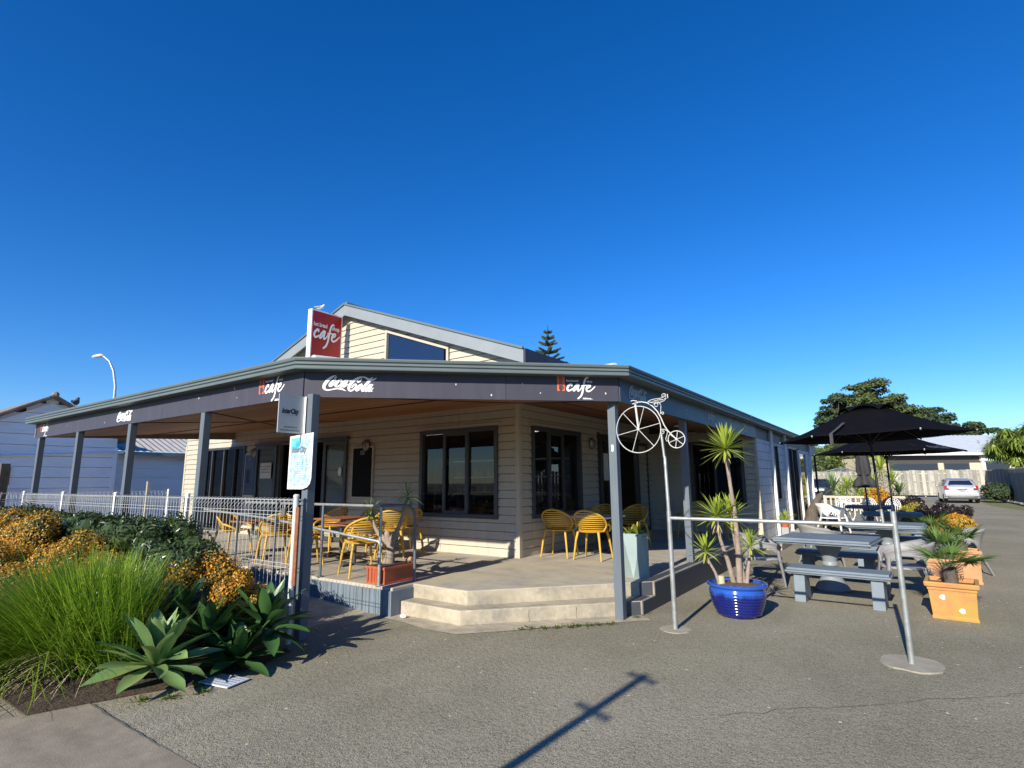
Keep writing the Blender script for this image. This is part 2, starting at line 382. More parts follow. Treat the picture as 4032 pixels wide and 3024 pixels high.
COKE = [[(555,345,26),(552,285,26),(500,268,40),(400,330,85),(280,435,112),(180,585,112),(165,700,100),(235,768,62),(330,778,50),(470,748,45),(600,722,52),(720,722,74),(805,748,55),(920,805,8)],
 [(520,345,46),(524,350,46)],
 [(560,425,34),(520,400,52),(440,480,92),(360,590,92),(372,640,62),(450,605,50),(535,500,52),(556,430,36)],[(545,490,26),(590,485,22),(640,455,20)],
 [(730,485,46),(748,420,60),(690,408,60),(605,500,92),(552,610,92),(592,655,52),(670,615,40),(745,535,30)],
 [(955,430,50),(885,418,60),(790,520,90),(722,618,88),(758,652,50),(835,590,42),(945,440,44)],[(965,420,54),(872,560,84),(812,640,72),(870,645,50),(965,560,36)],
 [(1025,435,58),(1078,428,58)],
 [(1430,345,30),(1400,425,48),(1320,478,50),(1288,440,44),(1340,350,36),(1440,300,24),(1380,293,38),(1285,345,74),(1125,465,104),(1016,640,104),(1014,758,82),(1090,790,60),(1190,722,62),(1248,622,62),(1245,565,52),(1185,572,60),(1104,682,42)],
 [(1330,330,18),(1450,292,36),(1560,312,52),(1640,362,72),(1760,390,74),(1870,370,52),(1945,308,6)],
 [(1445,560,46),(1425,555,52),(1340,635,92),(1262,735,92),(1275,788,52),(1352,748,50),(1440,645,50),(1452,570,36)],[(1450,645,24),(1500,640,20)],
 [(1810,312,24),(1740,350,50),(1640,475,72),(1525,640,92),(1458,758,82),(1490,798,50),(1572,745,36)],[(1770,390,24),(1690,500,26),(1590,600,24)],
 [(1795,575,52),(1725,572,60),(1632,672,84),(1575,770,80),(1612,798,50),(1702,720,42),(1800,580,44)],[(1812,565,54),(1722,695,84),(1672,780,66),(1722,792,48),(1835,685,34)],
 [(1788,790,56),(1792,792,56)]]
CAFE = [[(880,620,80),(885,565,90),(815,560,92),(715,650,98),(665,760,98),(690,850,92),(760,865,84),(850,825,74),(905,775,60)],
 [(1240,580,84),(1170,562,84),(1080,640,90),(985,770,94),(965,850,88),(1010,862,70),(1095,780,62),(1190,640,66),(1232,590,70)],[(1235,590,84),(1190,730,88),(1175,840,86),(1215,872,70),(1295,810,60),(1390,690,54)],
 [(1700,225,66),(1640,222,72),(1570,290,84),(1520,410,92),(1482,560,96),(1442,760,96),(1400,950,92),(1330,1110,88),(1250,1190,80),(1185,1240,76)],[(1375,625,52),(1480,608,58),(1640,578,48)],
 [(1610,735,46),(1680,725,52),(1775,675,66),(1808,600,72),(1745,572,74),(1660,650,84),(1608,760,88),(1630,860,86),(1710,888,76),(1810,850,66),(1925,760,58),(2035,650,44)]]
def fontmesh(text, size, bold=0.0, shear=0.0, align='LEFT'):
    c = bpy.data.curves.new('t', 'FONT'); c.body = text; c.size = size; c.shear = shear; c.align_x = align; c.offset = bold; c.resolution_u = 3
    o = bpy.data.objects.new('t', c); COL.objects.link(o)
    bpy.context.view_layer.update()
    me = bpy.data.meshes.new_from_object(o.evaluated_get(bpy.context.evaluated_depsgraph_get()))
    vs = [tuple(v.co) for v in me.vertices]; fs = [tuple(p.vertices) for p in me.polygons]
    bpy.data.objects.remove(o); bpy.data.curves.remove(c); bpy.data.meshes.remove(me)
    return vs, fs
def place(mb, data, org, xd, nrm, sx=1.0, sy=1.0, ox=0.0, oy=0.0, lift=.004):
    """lay a flat drawing (x right, y up) on a wall: org + xd*x + z*y"""
    vs, fs = data; org = Vector(org); xd = Vector(xd).normalized(); nrm = Vector(nrm).normalized()
    mb.add([org + xd*((v[0]-ox)*sx) + Vector((0,0,1))*((v[1]-oy)*sy) + nrm*(lift+(v[2] if len(v) > 2 else 0)) for v in vs], fs)
_coke = strokes2d(COKE); _cafe = strokes2d(CAFE)
def logo_coke(parent, org, xd, nrm, width, mat):          # org = left end, at the drawing's vertical middle
    mb = MB(); k = width/1830.0
    place(mb, _coke, org, xd, nrm, k, -k, 120, 540); return mb.build('script_lettering', mat, parent, fix=False)
def logo_cafe(parent, org, xd, nrm, width, mat, omat, bgmat, tagline=True):
    k = width/1890.0; org = Vector(org); X = Vector(xd).normalized(); N = Vector(nrm).normalized()
    mb = MB(); place(mb, _cafe, org, xd, nrm, k, -k, 170, 730)
    t = fontmesh('hot bread', 150, 3); place(mb, ([(v[0]*1.0+620, 430-v[1]*1.0) for v in t[0]], t[1]), org, xd, nrm, k, -k, 170, 730, .0045)
    t = fontmesh('shop', 150, 3); place(mb, ([(v[0]*.98+1630, 450-v[1]) for v in t[0]], t[1]), org, xd, nrm, k, -k, 170, 730, .0045)
    if tagline:
        t = fontmesh('delicious...', 118, 5); place(mb, ([(v[0]+1415, 1270-v[1]) for v in t[0]], t[1]), org, xd, nrm, k, -k, 170, 730, .0045)
    o = mb.build('cafe_lettering', mat, parent, fix=False)
    mb = MB(); place(mb, ([(172,185),(545,185),(545,885),(172,885)], [(0,1,2,3)]), org, xd, nrm, k, -k, 170, 730, .003)
    mb.build('logo_panel', omat, parent, fix=False)
    mb = MB(); place(mb, strokes2d([[(285,190,26),(270,260,30),(300,350,30),(280,440,28),(290,580,26)],[(345,190,26),(330,260,30),(360,350,30),(340,440,28),(350,580,26)],[(405,190,26),(390,260,30),(420,350,30),(400,440,28),(410,580,26)],
         [(450,660,34),(490,680,34),(495,740,34),(455,790,34)]]), org, xd, nrm, k, -k, 170, 730, .0042)
    place(mb, ([(250,600),(452,600),(455,780),(420,850),(385,885),(320,885),(280,850),(252,760)], [tuple(range(8))]), org, xd, nrm, k, -k, 170, 730, .0040)
    mb.build('cup_silhouette', bgmat, parent, fix=False)
    return o

# ---------------------------------------------------------------- ground, paths, terrace
struct(MB().face((-260,-260,0),(260,-260,0),(260,260,0),(-260,260,0)).build('asphalt_ground', m_asph), 'grey brown chip-sealed forecourt and driveway')
struct(MB().face(P(30,-11,.004),P(1.2,-11,.004),P(-1.95,-5.87,.004),P(-.2,-5.87,.004),P(-.1,-6.25,.004),P(30,-6.25,.004)).build('footpath', m_path), 'worn concrete footpath slab beside the garden bed')
mb = MB()
mb.prism([(-a,b) for a,b in ((11.6,-4.28),(4.9,-4.28),(4.9,-2.88),(-.15,-2.88),(-.15,-2.53),(-1.01,-2.53),(-2.57,-.80),(-2.57,5.95),(0.05,5.95),(0.05,.06),(11.6,.06))], 0.0, .32)
struct(mb.build('terrace', m_deck, bevel=.012), 'raised concrete terrace under the verandah')
mb = MB(); mb.prism([(-a,b) for a,b in ((-.17,-2.525),(-.17,-2.76),(-1.105,-2.77),(-2.57,-1.21),(-2.57,-.805),(-1.012,-2.525))], 0.0, .16)
struct(mb.build('step', m_conc, bevel=.012), 'pale concrete bottom step of the terrace')
mb = MB()
for (a0,b0),(a1,b1) in (((-.165,-2.536),(-1.014,-2.536)),((-1.014,-2.536),(-2.572,-.808))):
    mb.face(P(a0,b0,.161),P(a1,b1,.161),P(a1,b1,.312),P(a0,b0,.312))
struct(mb.build('step_riser', m_conc), 'pale concrete riser of the upper step')
mb = MB()
rr = random.Random(3)
pts = [(-.1,-2.97),(-.5,-3.0),(-.9,-3.06),(-1.27,-3.05),(-1.6,-2.68),(-2.0,-2.22),(-2.4,-1.78),(-2.75,-1.38),(-2.5,-1.2),(-1.08,-2.7),(-.1,-2.72)]
struct(MB().face(*[P(a+rr.uniform(-.02,.02),b+rr.uniform(-.02,.02),.005) for a,b in pts]).build('apron', m_conc), 'thin concrete apron at the foot of the steps')
struct(MB().ext([P(.25,-2.89,0.0),P(5.0,-2.89,0.0),P(5.0,-2.89,.315),P(.25,-2.89,.006)], P(0,-1.39,0)).build('ramp', m_conc), 'concrete ramp rising between the terrace and the mesh fence')
struct(MB().prism([(2.47,5.96),(2.47,16.6),(2.9,16.6),(2.9,5.96)], 0, .14).build('side_plinth', m_deck, bevel=.01), 'low concrete strip along the block wall')
m_joint = M('dark_joint', (.13,.12,.10), .95)
for i_,(p_,q_,w_) in enumerate(((P(2.2,-2.86),P(2.2,-.05),.008),(P(4.9,-2.86),P(4.9,-.05),.008),(P(11,-1.45),P(-.05,-1.45),.008),(P(-.05,-1.45),P(-1.9,-1.47),.006),(P(-2.55,2.0),P(-.02,2.0),.008),(P(-.03,-.02),P(-2.5,-.87),.006))):
    d_ = (q_-p_).normalized(); n_ = Vector((-d_.y,d_.x,0))*w_/2; up_ = Vector((0,0,.3212))
    struct(MB().face(p_+n_+up_,q_+n_+up_,q_-n_+up_,p_-n_+up_).build('joint_line', m_joint, fix=False), 'saw cut control joint in the terrace concrete')
rr = random.Random(19)
def crack(pts, z, w_, lab):
    mb = MB()
    for (a0,b0),(a1,b1) in zip(pts, pts[1:]):
        p_ = P(a0,b0,z); q_ = P(a1,b1,z); d_ = (q_-p_).normalized(); n_ = Vector((-d_.y,d_.x,0))*w_*rr.uniform(.4,1)/2
        mb.face(p_+n_,q_+n_,q_-n_,p_-n_)
    struct(mb.build('crack', m_joint, fix=False), lab)
def wig(a0,b0,a1,b1,n,amp): return [(a0+(a1-a0)*i/n+rr.uniform(-amp,amp), b0+(b1-b0)*i/n+rr.uniform(-amp,amp)) for i in range(n+1)]
crack(wig(-.3,-5.87,-1.4,-5.88,14,.006), .0062, .018, 'dark seam between footpath and asphalt')
crack(wig(.1,-6.6,-1.0,-6.9,12,.03), .0058, .008, 'thin crack across the footpath')
crack(wig(-4.0,-3.6,-6.6,-1.2,30,.03), .0045, .007, 'thin wandering crack in the asphalt right of the pole shadow')
for k_,f_ in enumerate((.36,.62,.86)):
    x_ = 1.105+(2.57-1.105)*f_; y_ = -2.77+(1.56)*f_
    mb = MB(); d_ = Vector((.684,.729,0)); nn_ = Vector((.729,-.684,0))*.0035; o_ = Vector((x_,y_,0))
    mb.add([o_+nn_+d_*(.004*math.sin(i*1.7+k_))+Vector((0,0,.012+i*.024)) for i in range(6)]+[o_+nn_+d_*(.004*math.sin(i*1.7+k_)+.004)+Vector((0,0,.012+i*.024)) for i in range(6)], [(i,i+1,7+i,6+i) for i in range(5)])
    struct(mb.build('crack', m_joint, fix=False), 'hairline crack down the front of the bottom step')
def edge_strip(z, bf, bb, label):  # dark bands laid over the right ends of treads and risers
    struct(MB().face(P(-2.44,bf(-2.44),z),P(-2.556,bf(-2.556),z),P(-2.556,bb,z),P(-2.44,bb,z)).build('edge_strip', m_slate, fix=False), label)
m_slate = M('dark_slate', (.060,.066,.074), .6, .12, 5)
struct(MB().box(2.5705,2.579,-.80,5.95,.0,.30).build('side_skirting', m_slate), 'dark painted side face of the terrace')
struct(MB().box(2.5705,2.579,-1.20,-.802,.0,.148).build('side_skirting', m_slate), 'dark painted side face of the bottom step')
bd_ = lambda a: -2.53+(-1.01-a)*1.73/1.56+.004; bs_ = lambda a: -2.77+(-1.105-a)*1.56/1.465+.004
edge_strip(.3225, bd_, 5.9, 'dark strip along the right edge of the terrace'); edge_strip(.1625, bs_, -.93, 'dark strip along the right edge of the bottom step')
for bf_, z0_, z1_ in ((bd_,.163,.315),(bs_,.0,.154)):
    p_ = P(-2.44,bf_(-2.44)-.021,0); q_ = P(-2.556,bf_(-2.556)-.021,0); struct(MB().add([p_+Vector((0,0,z0_)),q_+Vector((0,0,z0_)),q_+Vector((0,0,z1_)),p_+Vector((0,0,z1_))],[(0,1,2,3)]).build('edge_strip', m_slate, fix=False), 'dark strip on the right end of a step riser')
# blue-grey grooved skirting on the terrace edge
mb = MB(); a = -.13; k = 0
while a < 4.85:
    z0 = max(.0, (a-.25)*.0655-.005)
    if z0 < .27: mb.box(-(a+.112), -a, -2.905, -2.882, z0, .285)
    a += .12
mb.box(.135, .158, -2.905, -2.545, 0, .285)
struct(mb.build('terrace_skirting', m_bluegrey, bevel=.004), 'blue grey grooved skirting board on the terrace edge')
struct(MB().prism([(-a,b) for a,b in ((30,-4.33),(-.35,-4.33),(-.52,-4.7),(-.55,-5.15),(-.35,-5.6),(-.15,-6.2),(30,-6.22))], 0, .012).build('garden_soil', m_soil), 'dark garden bed soil')
struct(MB().face(P(-10.2,22,.006),P(-10.2,46,.006),P(-8.9,44,.006),P(-9.2,38,.006),P(-9.0,32,.006),P(-9.8,27,.006)).build('grass_verge', M('verge_grass', (.16,.17,.05), .95, .4, 3, (.24,.19,.10), .01, 40)), 'thin patchy grass at the foot of the side fence')

# ---------------------------------------------------------------- the cafe building
cafe = thing('cafe_building', 'cream weatherboard corner cafe with dark verandah fascia and steep gable', 'building', (0,0,0))
def boards(mb, axis, plane, out, s0, s1, z0, z1, holes=(), pitch=.136, clip=None, top=.003, bot=.019):
    def pt(s, d, z): return (s, plane+out*d, z) if axis == 'x' else (plane+out*d, s, z)
    z = z0
    while z < z1-1e-4:
        zt = min(z+pitch, z1)
        cuts = sorted({z, zt} | {h[i] for h in holes for i in (2,3) if z < h[i] < zt})
        gapz = .012
        if clip: cuts = sorted(set(cuts) | {z+(zt-z)*k/8 for k in range(1,8)})
        cuts = sorted(set(cuts) | {min(zt, z+pitch-gapz)})
        for za, zb in zip(cuts, cuts[1:]):
            if zb-za < 1e-4: continue
            gap = za >= z+pitch-gapz-1e-6
            ivs = [(s0, s1)]
            if clip:
                c = clip((za+zb)/2)
                if not c: continue
                ivs = [(max(s0,c[0]), min(s1,c[1]))]
            for h in holes:
                if h[2] < (za+zb)/2 < h[3]:
                    nv = []
                    for p, q in ivs:
                        if h[0] > p: nv.append((p, min(q, h[0])))
                        if h[1] < q: nv.append((max(p, h[1]), q))
                    ivs = nv
            f0 = (za-z)/pitch; f1 = (zb-z)/pitch
            d0 = bot+(top-bot)*f0; d1 = bot+(top-bot)*f1
            if gap: d0 = d1 = -.035
            for p, q in ivs:
                if q-p < .002: continue
                mb.add([pt(p,d0,za),pt(q,d0,za),pt(q,d1,zb),pt(p,d1,zb)], [(0,1,2,3)])
                if za == z: mb.add([pt(p,-.035,za),pt(q,-.035,za),pt(q,d0,za),pt(p,d0,za)], [(0,1,2,3)])
                if gap: mb.add([pt(p,-.035,za),pt(q,-.035,za),pt(q,.006,za),pt(p,.006,za)], [(0,1,2,3)])
        z = zt
# front wall (y = 0), openings by x
H_front = [(-10.55,-8.41,.34,2.49), (-6.92,-5.2,.32,2.45), (-2.25,-.41,.92,2.5), ]
gab = lambda z: (None if z > 5.36 else (-9.0, 0.0) if z < 3.72 else (max(-9.0,-4.48-(5.385-z)/.358), min(0.0,-4.48+(5.385-z)/.358)))
mb = MB()
boards(mb, 'x', 0.0, -1, -11.6, 0.0, .32, 2.88, H_front)
boards(mb, 'x', 0.0, -1, -9.0, 0.0, 2.88, 5.376, [(-3.26,-1.58,3.6,4.07)], clip=gab)
boards(mb, 'x', -.001, -1, -11.6, -11.58, .32, 2.6)
wall = mb.build('wall', m_cream, cafe, fix=False)
# right wall (x = 0)
mb = MB(); boards(mb, 'y', 0.0, 1, 0.0, 5.95, .32, 2.9, [(.38,2.17,.92,2.5),(3.02,5.1,.32,2.45)])
mb.build('wall', m_cream, cafe, fix=False)
# wing end wall facing the street (y = 5.95)
mb = MB(); boards(mb, 'x', 5.95, -1, 0.0, 2.53, .32, 2.7, [(1.02,2.26,.95,2.45)])
mb.build('wall', m_cream, cafe, fix=False)
for bx_ in ((-.045,.03,-.03,.06,.32,2.86),(2.49,2.556,5.915,5.99,.2,2.66),(-11.64,-11.56,-.025,.03,.32,2.6)): MB().box(*bx_).build('corner_trim', m_cream, cafe, bevel=.004)
for x_, zs_ in ((-1.32,(2.50,2.636,2.772)),(-1.72,(.32,.456,.592,.728)),(-5.9,(2.50,2.636))):
    for z_ in zs_: MB().box(x_-.008,x_+.008,-.022,-.002,z_,z_+.12).build('board_jointer', m_cream, cafe)
# sealed backing so the rooms are really dark
mb = MB()
def rects(s0,s1,z0,z1,holes):
    ss = sorted({s0,s1}|{h[i] for h in holes for i in (0,1)}); zz = sorted({z0,z1}|{h[i] for h in holes for i in (2,3)})
    return [(a,b,c,d) for a,b in zip(ss,ss[1:]) for c,d in zip(zz,zz[1:]) if not any(h[0]<=(a+b)/2<=h[1] and h[2]<=(c+d)/2<=h[3] for h in holes)]
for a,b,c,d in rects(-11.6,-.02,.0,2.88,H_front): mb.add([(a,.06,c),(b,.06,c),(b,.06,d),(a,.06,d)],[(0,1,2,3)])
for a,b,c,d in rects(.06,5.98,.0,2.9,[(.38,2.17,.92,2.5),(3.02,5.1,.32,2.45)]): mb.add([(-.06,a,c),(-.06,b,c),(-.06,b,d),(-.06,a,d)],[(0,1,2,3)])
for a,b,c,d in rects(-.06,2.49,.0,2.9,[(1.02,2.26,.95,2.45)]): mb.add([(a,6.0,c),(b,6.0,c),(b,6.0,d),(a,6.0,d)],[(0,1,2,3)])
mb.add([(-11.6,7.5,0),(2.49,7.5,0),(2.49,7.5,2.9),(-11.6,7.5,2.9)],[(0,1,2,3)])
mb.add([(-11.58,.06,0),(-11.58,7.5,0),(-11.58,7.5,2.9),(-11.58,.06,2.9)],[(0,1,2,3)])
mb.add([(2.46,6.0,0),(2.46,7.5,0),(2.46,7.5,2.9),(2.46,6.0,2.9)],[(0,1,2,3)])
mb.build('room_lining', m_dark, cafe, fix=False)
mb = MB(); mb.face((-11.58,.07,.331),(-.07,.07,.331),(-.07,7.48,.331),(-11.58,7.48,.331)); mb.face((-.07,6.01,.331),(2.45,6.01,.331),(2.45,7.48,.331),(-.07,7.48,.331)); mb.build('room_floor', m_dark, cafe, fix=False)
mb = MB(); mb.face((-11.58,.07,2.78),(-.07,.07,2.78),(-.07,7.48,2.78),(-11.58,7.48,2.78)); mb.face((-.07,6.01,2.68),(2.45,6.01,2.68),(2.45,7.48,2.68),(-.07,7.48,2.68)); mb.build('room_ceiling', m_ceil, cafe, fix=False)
m_tube = emat('fluorescent', (1,.97,.9), 2.2)
for i, (x, y) in enumerate(((-2.1,2.1),(-1.2,3.3),(-3.9,2.4),(-6.2,3.0))):
    o = MB().box(x-.6,x+.6,y-.05,y+.05,2.70,2.765).build('ceiling_light', m_tube, cafe)

def window(name, axis, plane, out, s0, s1, z0, z1, mull, fr=.07, sash=None, mat=m_frame, glass=m_glass, depth=.05, sill=True):
    """frame, panes and mullions set in an opening"""
    def bx(mb, a, b, d0, d1, c, d):
        if axis == 'x': mb.box(a, b, min(plane+out*d0,plane+out*d1), max(plane+out*d0,plane+out*d1), c, d)
        else: mb.box(min(plane+out*d0,plane+out*d1), max(plane+out*d0,plane+out*d1), a, b, c, d)
    mb = MB()
    bx(mb, s0, s0+fr, -.06, depth, z0, z1); bx(mb, s1-fr, s1, -.06, depth, z0, z1)
    bx(mb, s0+fr, s1-fr, -.06, depth, z1-fr, z1); bx(mb, s0+fr, s1-fr, -.06, depth, z0, z0+fr)
    f = mb.build(name, mat, cafe, bevel=.005)
    if mull:
        mb = MB()
        for mpos in mull: bx(mb, mpos-.022, mpos+.022, -.045, .02, z0+fr, z1-fr)
        mb.build('mullion', mat, f, bevel=.004)
    if sash:
        a, b = sash; mb = MB()
        bx(mb, a, a+.045, -.01, .026, z0+fr, z1-fr); bx(mb, b-.045, b, -.01, .026, z0+fr, z1-fr)
        bx(mb, a+.045, b-.045, -.01, .026, z1-fr-.05, z1-fr); bx(mb, a+.045, b-.045, -.01, .026, z0+fr, z0+fr+.05)
        mb.build('sash', mat, f, bevel=.003)
    mb = MB(); d = -.03
    if axis == 'x': mb.face((s0+fr,plane+out*d,z0+fr),(s1-fr,plane+out*d,z0+fr),(s1-fr,plane+out*d,z1-fr),(s0+fr,plane+out*d,z1-fr))
    else: mb.face((plane+out*d,s0+fr,z0+fr),(plane+out*d,s1-fr,z0+fr),(plane+out*d,s1-fr,z1-fr),(plane+out*d,s0+fr,z1-fr))
    mb.build('pane', glass, f, fix=False)
    return f
window('window', 'x', 0, -1, -2.25, -.41, .92, 2.5, (-1.66,-1.10), sash=(-1.66,-1.10))
window('window', 'y', 0, 1, .38, 2.17, .92, 2.5, (.98,1.5), sash=(.98,1.5))
window('window', 'x', 0, -1, -10.55, -8.41, .34, 2.49, (-10.1,-9.5,-8.95), fr=.06)
window('window', 'x', 5.95, -1, 1.02, 2.26, .95, 2.45, (1.60,), fr=.07)
for bx_ in ((.97,2.31,5.915,5.93,2.465,2.5),(-2.32,-.34,-.035,-.02,2.515,2.56),(.02,.035,.32,2.24,2.515,2.56)): MB().box(*bx_).build('window_head_flashing', m_cream, cafe)
# gable window, trapezoid
mb = MB(); y = -.045
T = lambda a: 4.07+(a-1.58)*.359
mb.face(P(3.2,y,3.5),P(1.66,y,3.5),P(1.66,y,T(1.66)-.07),P(3.2,y,T(3.2)-.07))
gw = MB()
gw.ext([P(3.30,-.024,3.45),P(3.25,-.024,3.45),P(3.25,-.024,T(3.25)),P(3.30,-.024,T(3.30))],(0,-.045,0))
gw.ext([P(1.59,-.024,3.45),P(1.54,-.024,3.45),P(1.54,-.024,T(1.54)),P(1.59,-.024,T(1.59))],(0,-.045,0))
gw.ext([P(3.25,-.0245,T(3.25)-.05),P(1.59,-.0245,T(1.59)-.05),P(1.59,-.0245,T(1.59)),P(3.25,-.0245,T(3.25))],(0,-.044,0))
g_ = gw.build('gable_window', m_cream, cafe, bevel=.004); mb.build('pane', m_nglass, g_, fix=False)
mb = MB(); mb.ext([P(3.25,-.026,3.45),P(3.19,-.026,3.45),P(3.19,-.026,T(3.19)-.08),P(3.25,-.026,T(3.25)-.08)],(0,-.03,0)); mb.build('sash', m_frame, g_)

# sliding glass doors pulled open over the front wall, doorway between
def door_leaf(axis, plane, s0, s1, z0=.34, z1=2.45, name='door', fr=.085):
    mb = MB()
    def bx(a,b,c,d):
        if axis == 'x': mb.box(a,b,plane-.045,plane,c,d)
        else: mb.box(plane,plane+.045,a,b,c,d)
    bx(s0,s0+fr,z0,z1); bx(s1-fr,s1,z0,z1); bx(s0+fr,s1-fr,z1-fr*.9,z1); bx(s0+fr,s1-fr,z0,z0+fr)
    d = mb.build(name, m_frame, cafe, bevel=.004)
    mb = MB(); q = plane-.022 if axis == 'x' else plane+.022
    if axis == 'x': mb.face((s0+fr,q,z0+fr),(s1-fr,q,z0+fr),(s1-fr,q,z1-fr),(s0+fr,q,z1-fr))
    else: mb.face((q,s0+fr,z0+fr),(q,s1-fr,z0+fr),(q,s1-fr,z1-fr),(q,s0+fr,z1-fr))
    mb.build('pane', m_glass2, d, fix=False)
    return d
d1 = door_leaf('x', -.03, -7.86, -6.97); d2 = door_leaf('x', -.03, -5.16, -4.38)
mb = MB(); mb.bar((-7.74,-.075,1.15),(-7.74,-.075,1.45),.025,.02); mb.build('handle', m_black, d1)
mb = MB(); mb.lathe([(.0,0),(.075,0),(.075,.003),(0,.003)], (0,0,0), 20, Matrix.Rotation(RAD(90),3,'X')).xf(Matrix.Translation((-4.56,-.078,1.78)) @ Matrix.Diagonal((.8,1,1.25,1)))
mb.build('oval_sticker', m_white, d2)
mb = MB(); mb.box(-7.9,-4.34,-.09,-.03,2.455,2.52); mb.box(-6.95,-6.88,-.03,.06,.33,2.45); mb.box(-5.24,-5.17,-.03,.06,.33,2.45); mb.build('door_frame', m_frame, cafe, bevel=.004)
door_leaf('y', .03, 2.98, 3.42)
door_leaf('y', -.02, 5.05, 5.75)
for y_ in (2.94,5.06): MB().box(-.06,.028,y_,y_+.085,.33,2.56).build('door_trim', m_frame, cafe)
mb = MB(); mb.box(-.05,.03,3.42,3.50,.33,2.45); mb.box(-.05,.05,2.96,5.2,2.455,2.53); mb.box(-.05,.03,5.0,5.06,.33,2.45); mb.build('door_frame', m_frame, cafe, bevel=.004)
# soffit, in three falls, with hip battens
zS = lambda b: 2.50
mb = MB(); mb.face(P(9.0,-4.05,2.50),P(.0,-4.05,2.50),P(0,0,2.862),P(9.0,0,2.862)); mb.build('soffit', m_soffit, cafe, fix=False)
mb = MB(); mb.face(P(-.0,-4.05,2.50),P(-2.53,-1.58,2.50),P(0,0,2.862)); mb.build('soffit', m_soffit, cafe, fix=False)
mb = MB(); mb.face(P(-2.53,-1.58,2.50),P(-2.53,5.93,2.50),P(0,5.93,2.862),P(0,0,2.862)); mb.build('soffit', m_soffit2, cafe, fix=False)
mb = MB()
for p,q in ((P(0,-4.0,2.50),P(0,-.03,2.855)),(P(-2.48,-1.55,2.50),P(0,-.03,2.855)),(P(4.5,-4.0,2.50),P(4.5,-.03,2.855)),(P(2.3,-4.0,2.5),P(6.7,-.03,2.855)),(P(9.0,-2.0,2.676),P(0,-2.0,2.676)),(P(-1.3,5.9,2.672),P(-1.3,-.8,2.672))): mb.bar(p,q,.035,.014)
mb.build('soffit_batten', M('batten', (.05,.018,.01), .6), cafe)
for i,(a,b,z) in enumerate(((-.95,-1.9,2.66),(-1.85,2.7,2.58),(2.2,-2.6,2.62))):
    MB().lathe([(.0,0),(.085,0),(.085,.018),(.06,.022),(0,.022)], P(a,b,z-.032), 20).build('downlight', m_white2, cafe, smooth=40)
# fascia panels
FA = Vector(P(.03,-4.1)); FB = Vector(P(-2.57,-1.6)); CH = (FB-FA).normalized(); CN = Vector((CH.y,-CH.x,0))
def panel(p, q, mat, n, z0=2.478, z1=2.80, th=.03):
    p = Vector(p); q = Vector(q); return MB().ext([(p.x,p.y,z0),(q.x,q.y,z0),(q.x,q.y,z1),(p.x,p.y,z1)], -Vector(n)*th)
pf = []
for a0,a1 in ((8.94,6.78),(6.775,3.40),(3.395,.032)): pf.append(panel(P(a0,-4.1),P(a1,-4.1),m_fascia,(0,-1,0)).build('fascia_sign', m_fascia, cafe))
L = (FB-FA).length
for s0,s1 in ((.012,2.235),(2.24,L-.012)): pf.append(panel(FA+CH*s0,FA+CH*s1,m_fascia,CN).build('fascia_sign', m_fascia, cafe))
for b0,b1 in ((-1.585,.72),(.725,3.3),(3.305,5.93)): pf.append(panel(P(-2.57,b0),P(-2.57,b1),m_fascia_side,(1,0,0)).build('fascia_sign', m_fascia_side, cafe))
X = (1,0,0); FN = (0,-1,0)
logo_cafe(pf[0], P(8.73,-4.1,2.63), X, FN, .50, m_ltext, m_orange, m_fascia)
logo_coke(pf[1], P(4.99,-4.1,2.615), X, FN, .58, m_ltext)
logo_cafe(pf[2], P(.90,-4.1,2.63), X, FN, .52, m_ltext, m_orange, m_fascia)
A0 = Vector((FA.x, FA.y, 0))
logo_coke(pf[3], A0+CH*.205+Vector((0,0,2.632)), CH, CN, .575, m_ltext)
logo_cafe(pf[4], A0+CH*2.845+Vector((0,0,2.63)), CH, CN, .465, m_ltext, m_orange, m_fascia)
Y = (0,1,0); SN = (1,0,0)
logo_coke(pf[5], P(-2.57,-1.33,2.63), Y, SN, .60, m_sidetext)
logo_cafe(pf[6], P(-2.57,1.93,2.63), Y, SN, .56, m_sidetext, M('grey_side_logo', (.22,.22,.25), .5), m_fascia_side)  # logo panel grey here instead of orange
mb = MB(); place(mb, ([(0,0),(.42,0),(.42,.16),(0,.16)],[(0,1,2,3)]), P(-2.57,4.62,2.55), Y, SN)
o_ = mb.build('logo_panel', M('pale_patch', (.30,.34,.36), .5), pf[7], fix=False)
logo_coke(pf[7], P(-2.572,4.66,2.64), Y, SN, .34, m_fascia_side)
m_drop = M('bird_dropping', (.62,.62,.58), .8, .1, 9)
rr = random.Random(23)
for k_ in range(16):
    side_ = k_ % 3; mb = MB(); rad_ = rr.uniform(.006,.013); z_ = rr.uniform(2.49,2.72)
    if side_ == 0: c_ = P(rr.uniform(.4,8.6),-4.1,z_); X_ = Vector((1,0,0)); N_ = Vector((0,-1,0)); par_ = pf[0 if -c_.x > 6.78 else 1 if -c_.x > 3.4 else 2]
    elif side_ == 1:
        sd_ = rr.uniform(.9,3.5); c_ = A0+CH*sd_+Vector((0,0,z_)); X_ = CH; N_ = CN; par_ = pf[3 if sd_ < 2.24 else 4]
    else: c_ = P(-2.57,rr.uniform(-1,5),z_); X_ = Vector((0,1,0)); N_ = Vector((1,0,0)); par_ = pf[5 if c_.y < .72 else 6 if c_.y < 3.3 else 7]
    mb.face(*[c_+N_*.0015+X_*(rad_*math.cos(q_*.785)*rr.uniform(.6,1.1))+Vector((0,0,1))*(rad_*math.sin(q_*.785)*rr.uniform(.8,1.6)) for q_ in range(8)])
    mb.build('dropping_spot', m_drop, par_, fix=False)
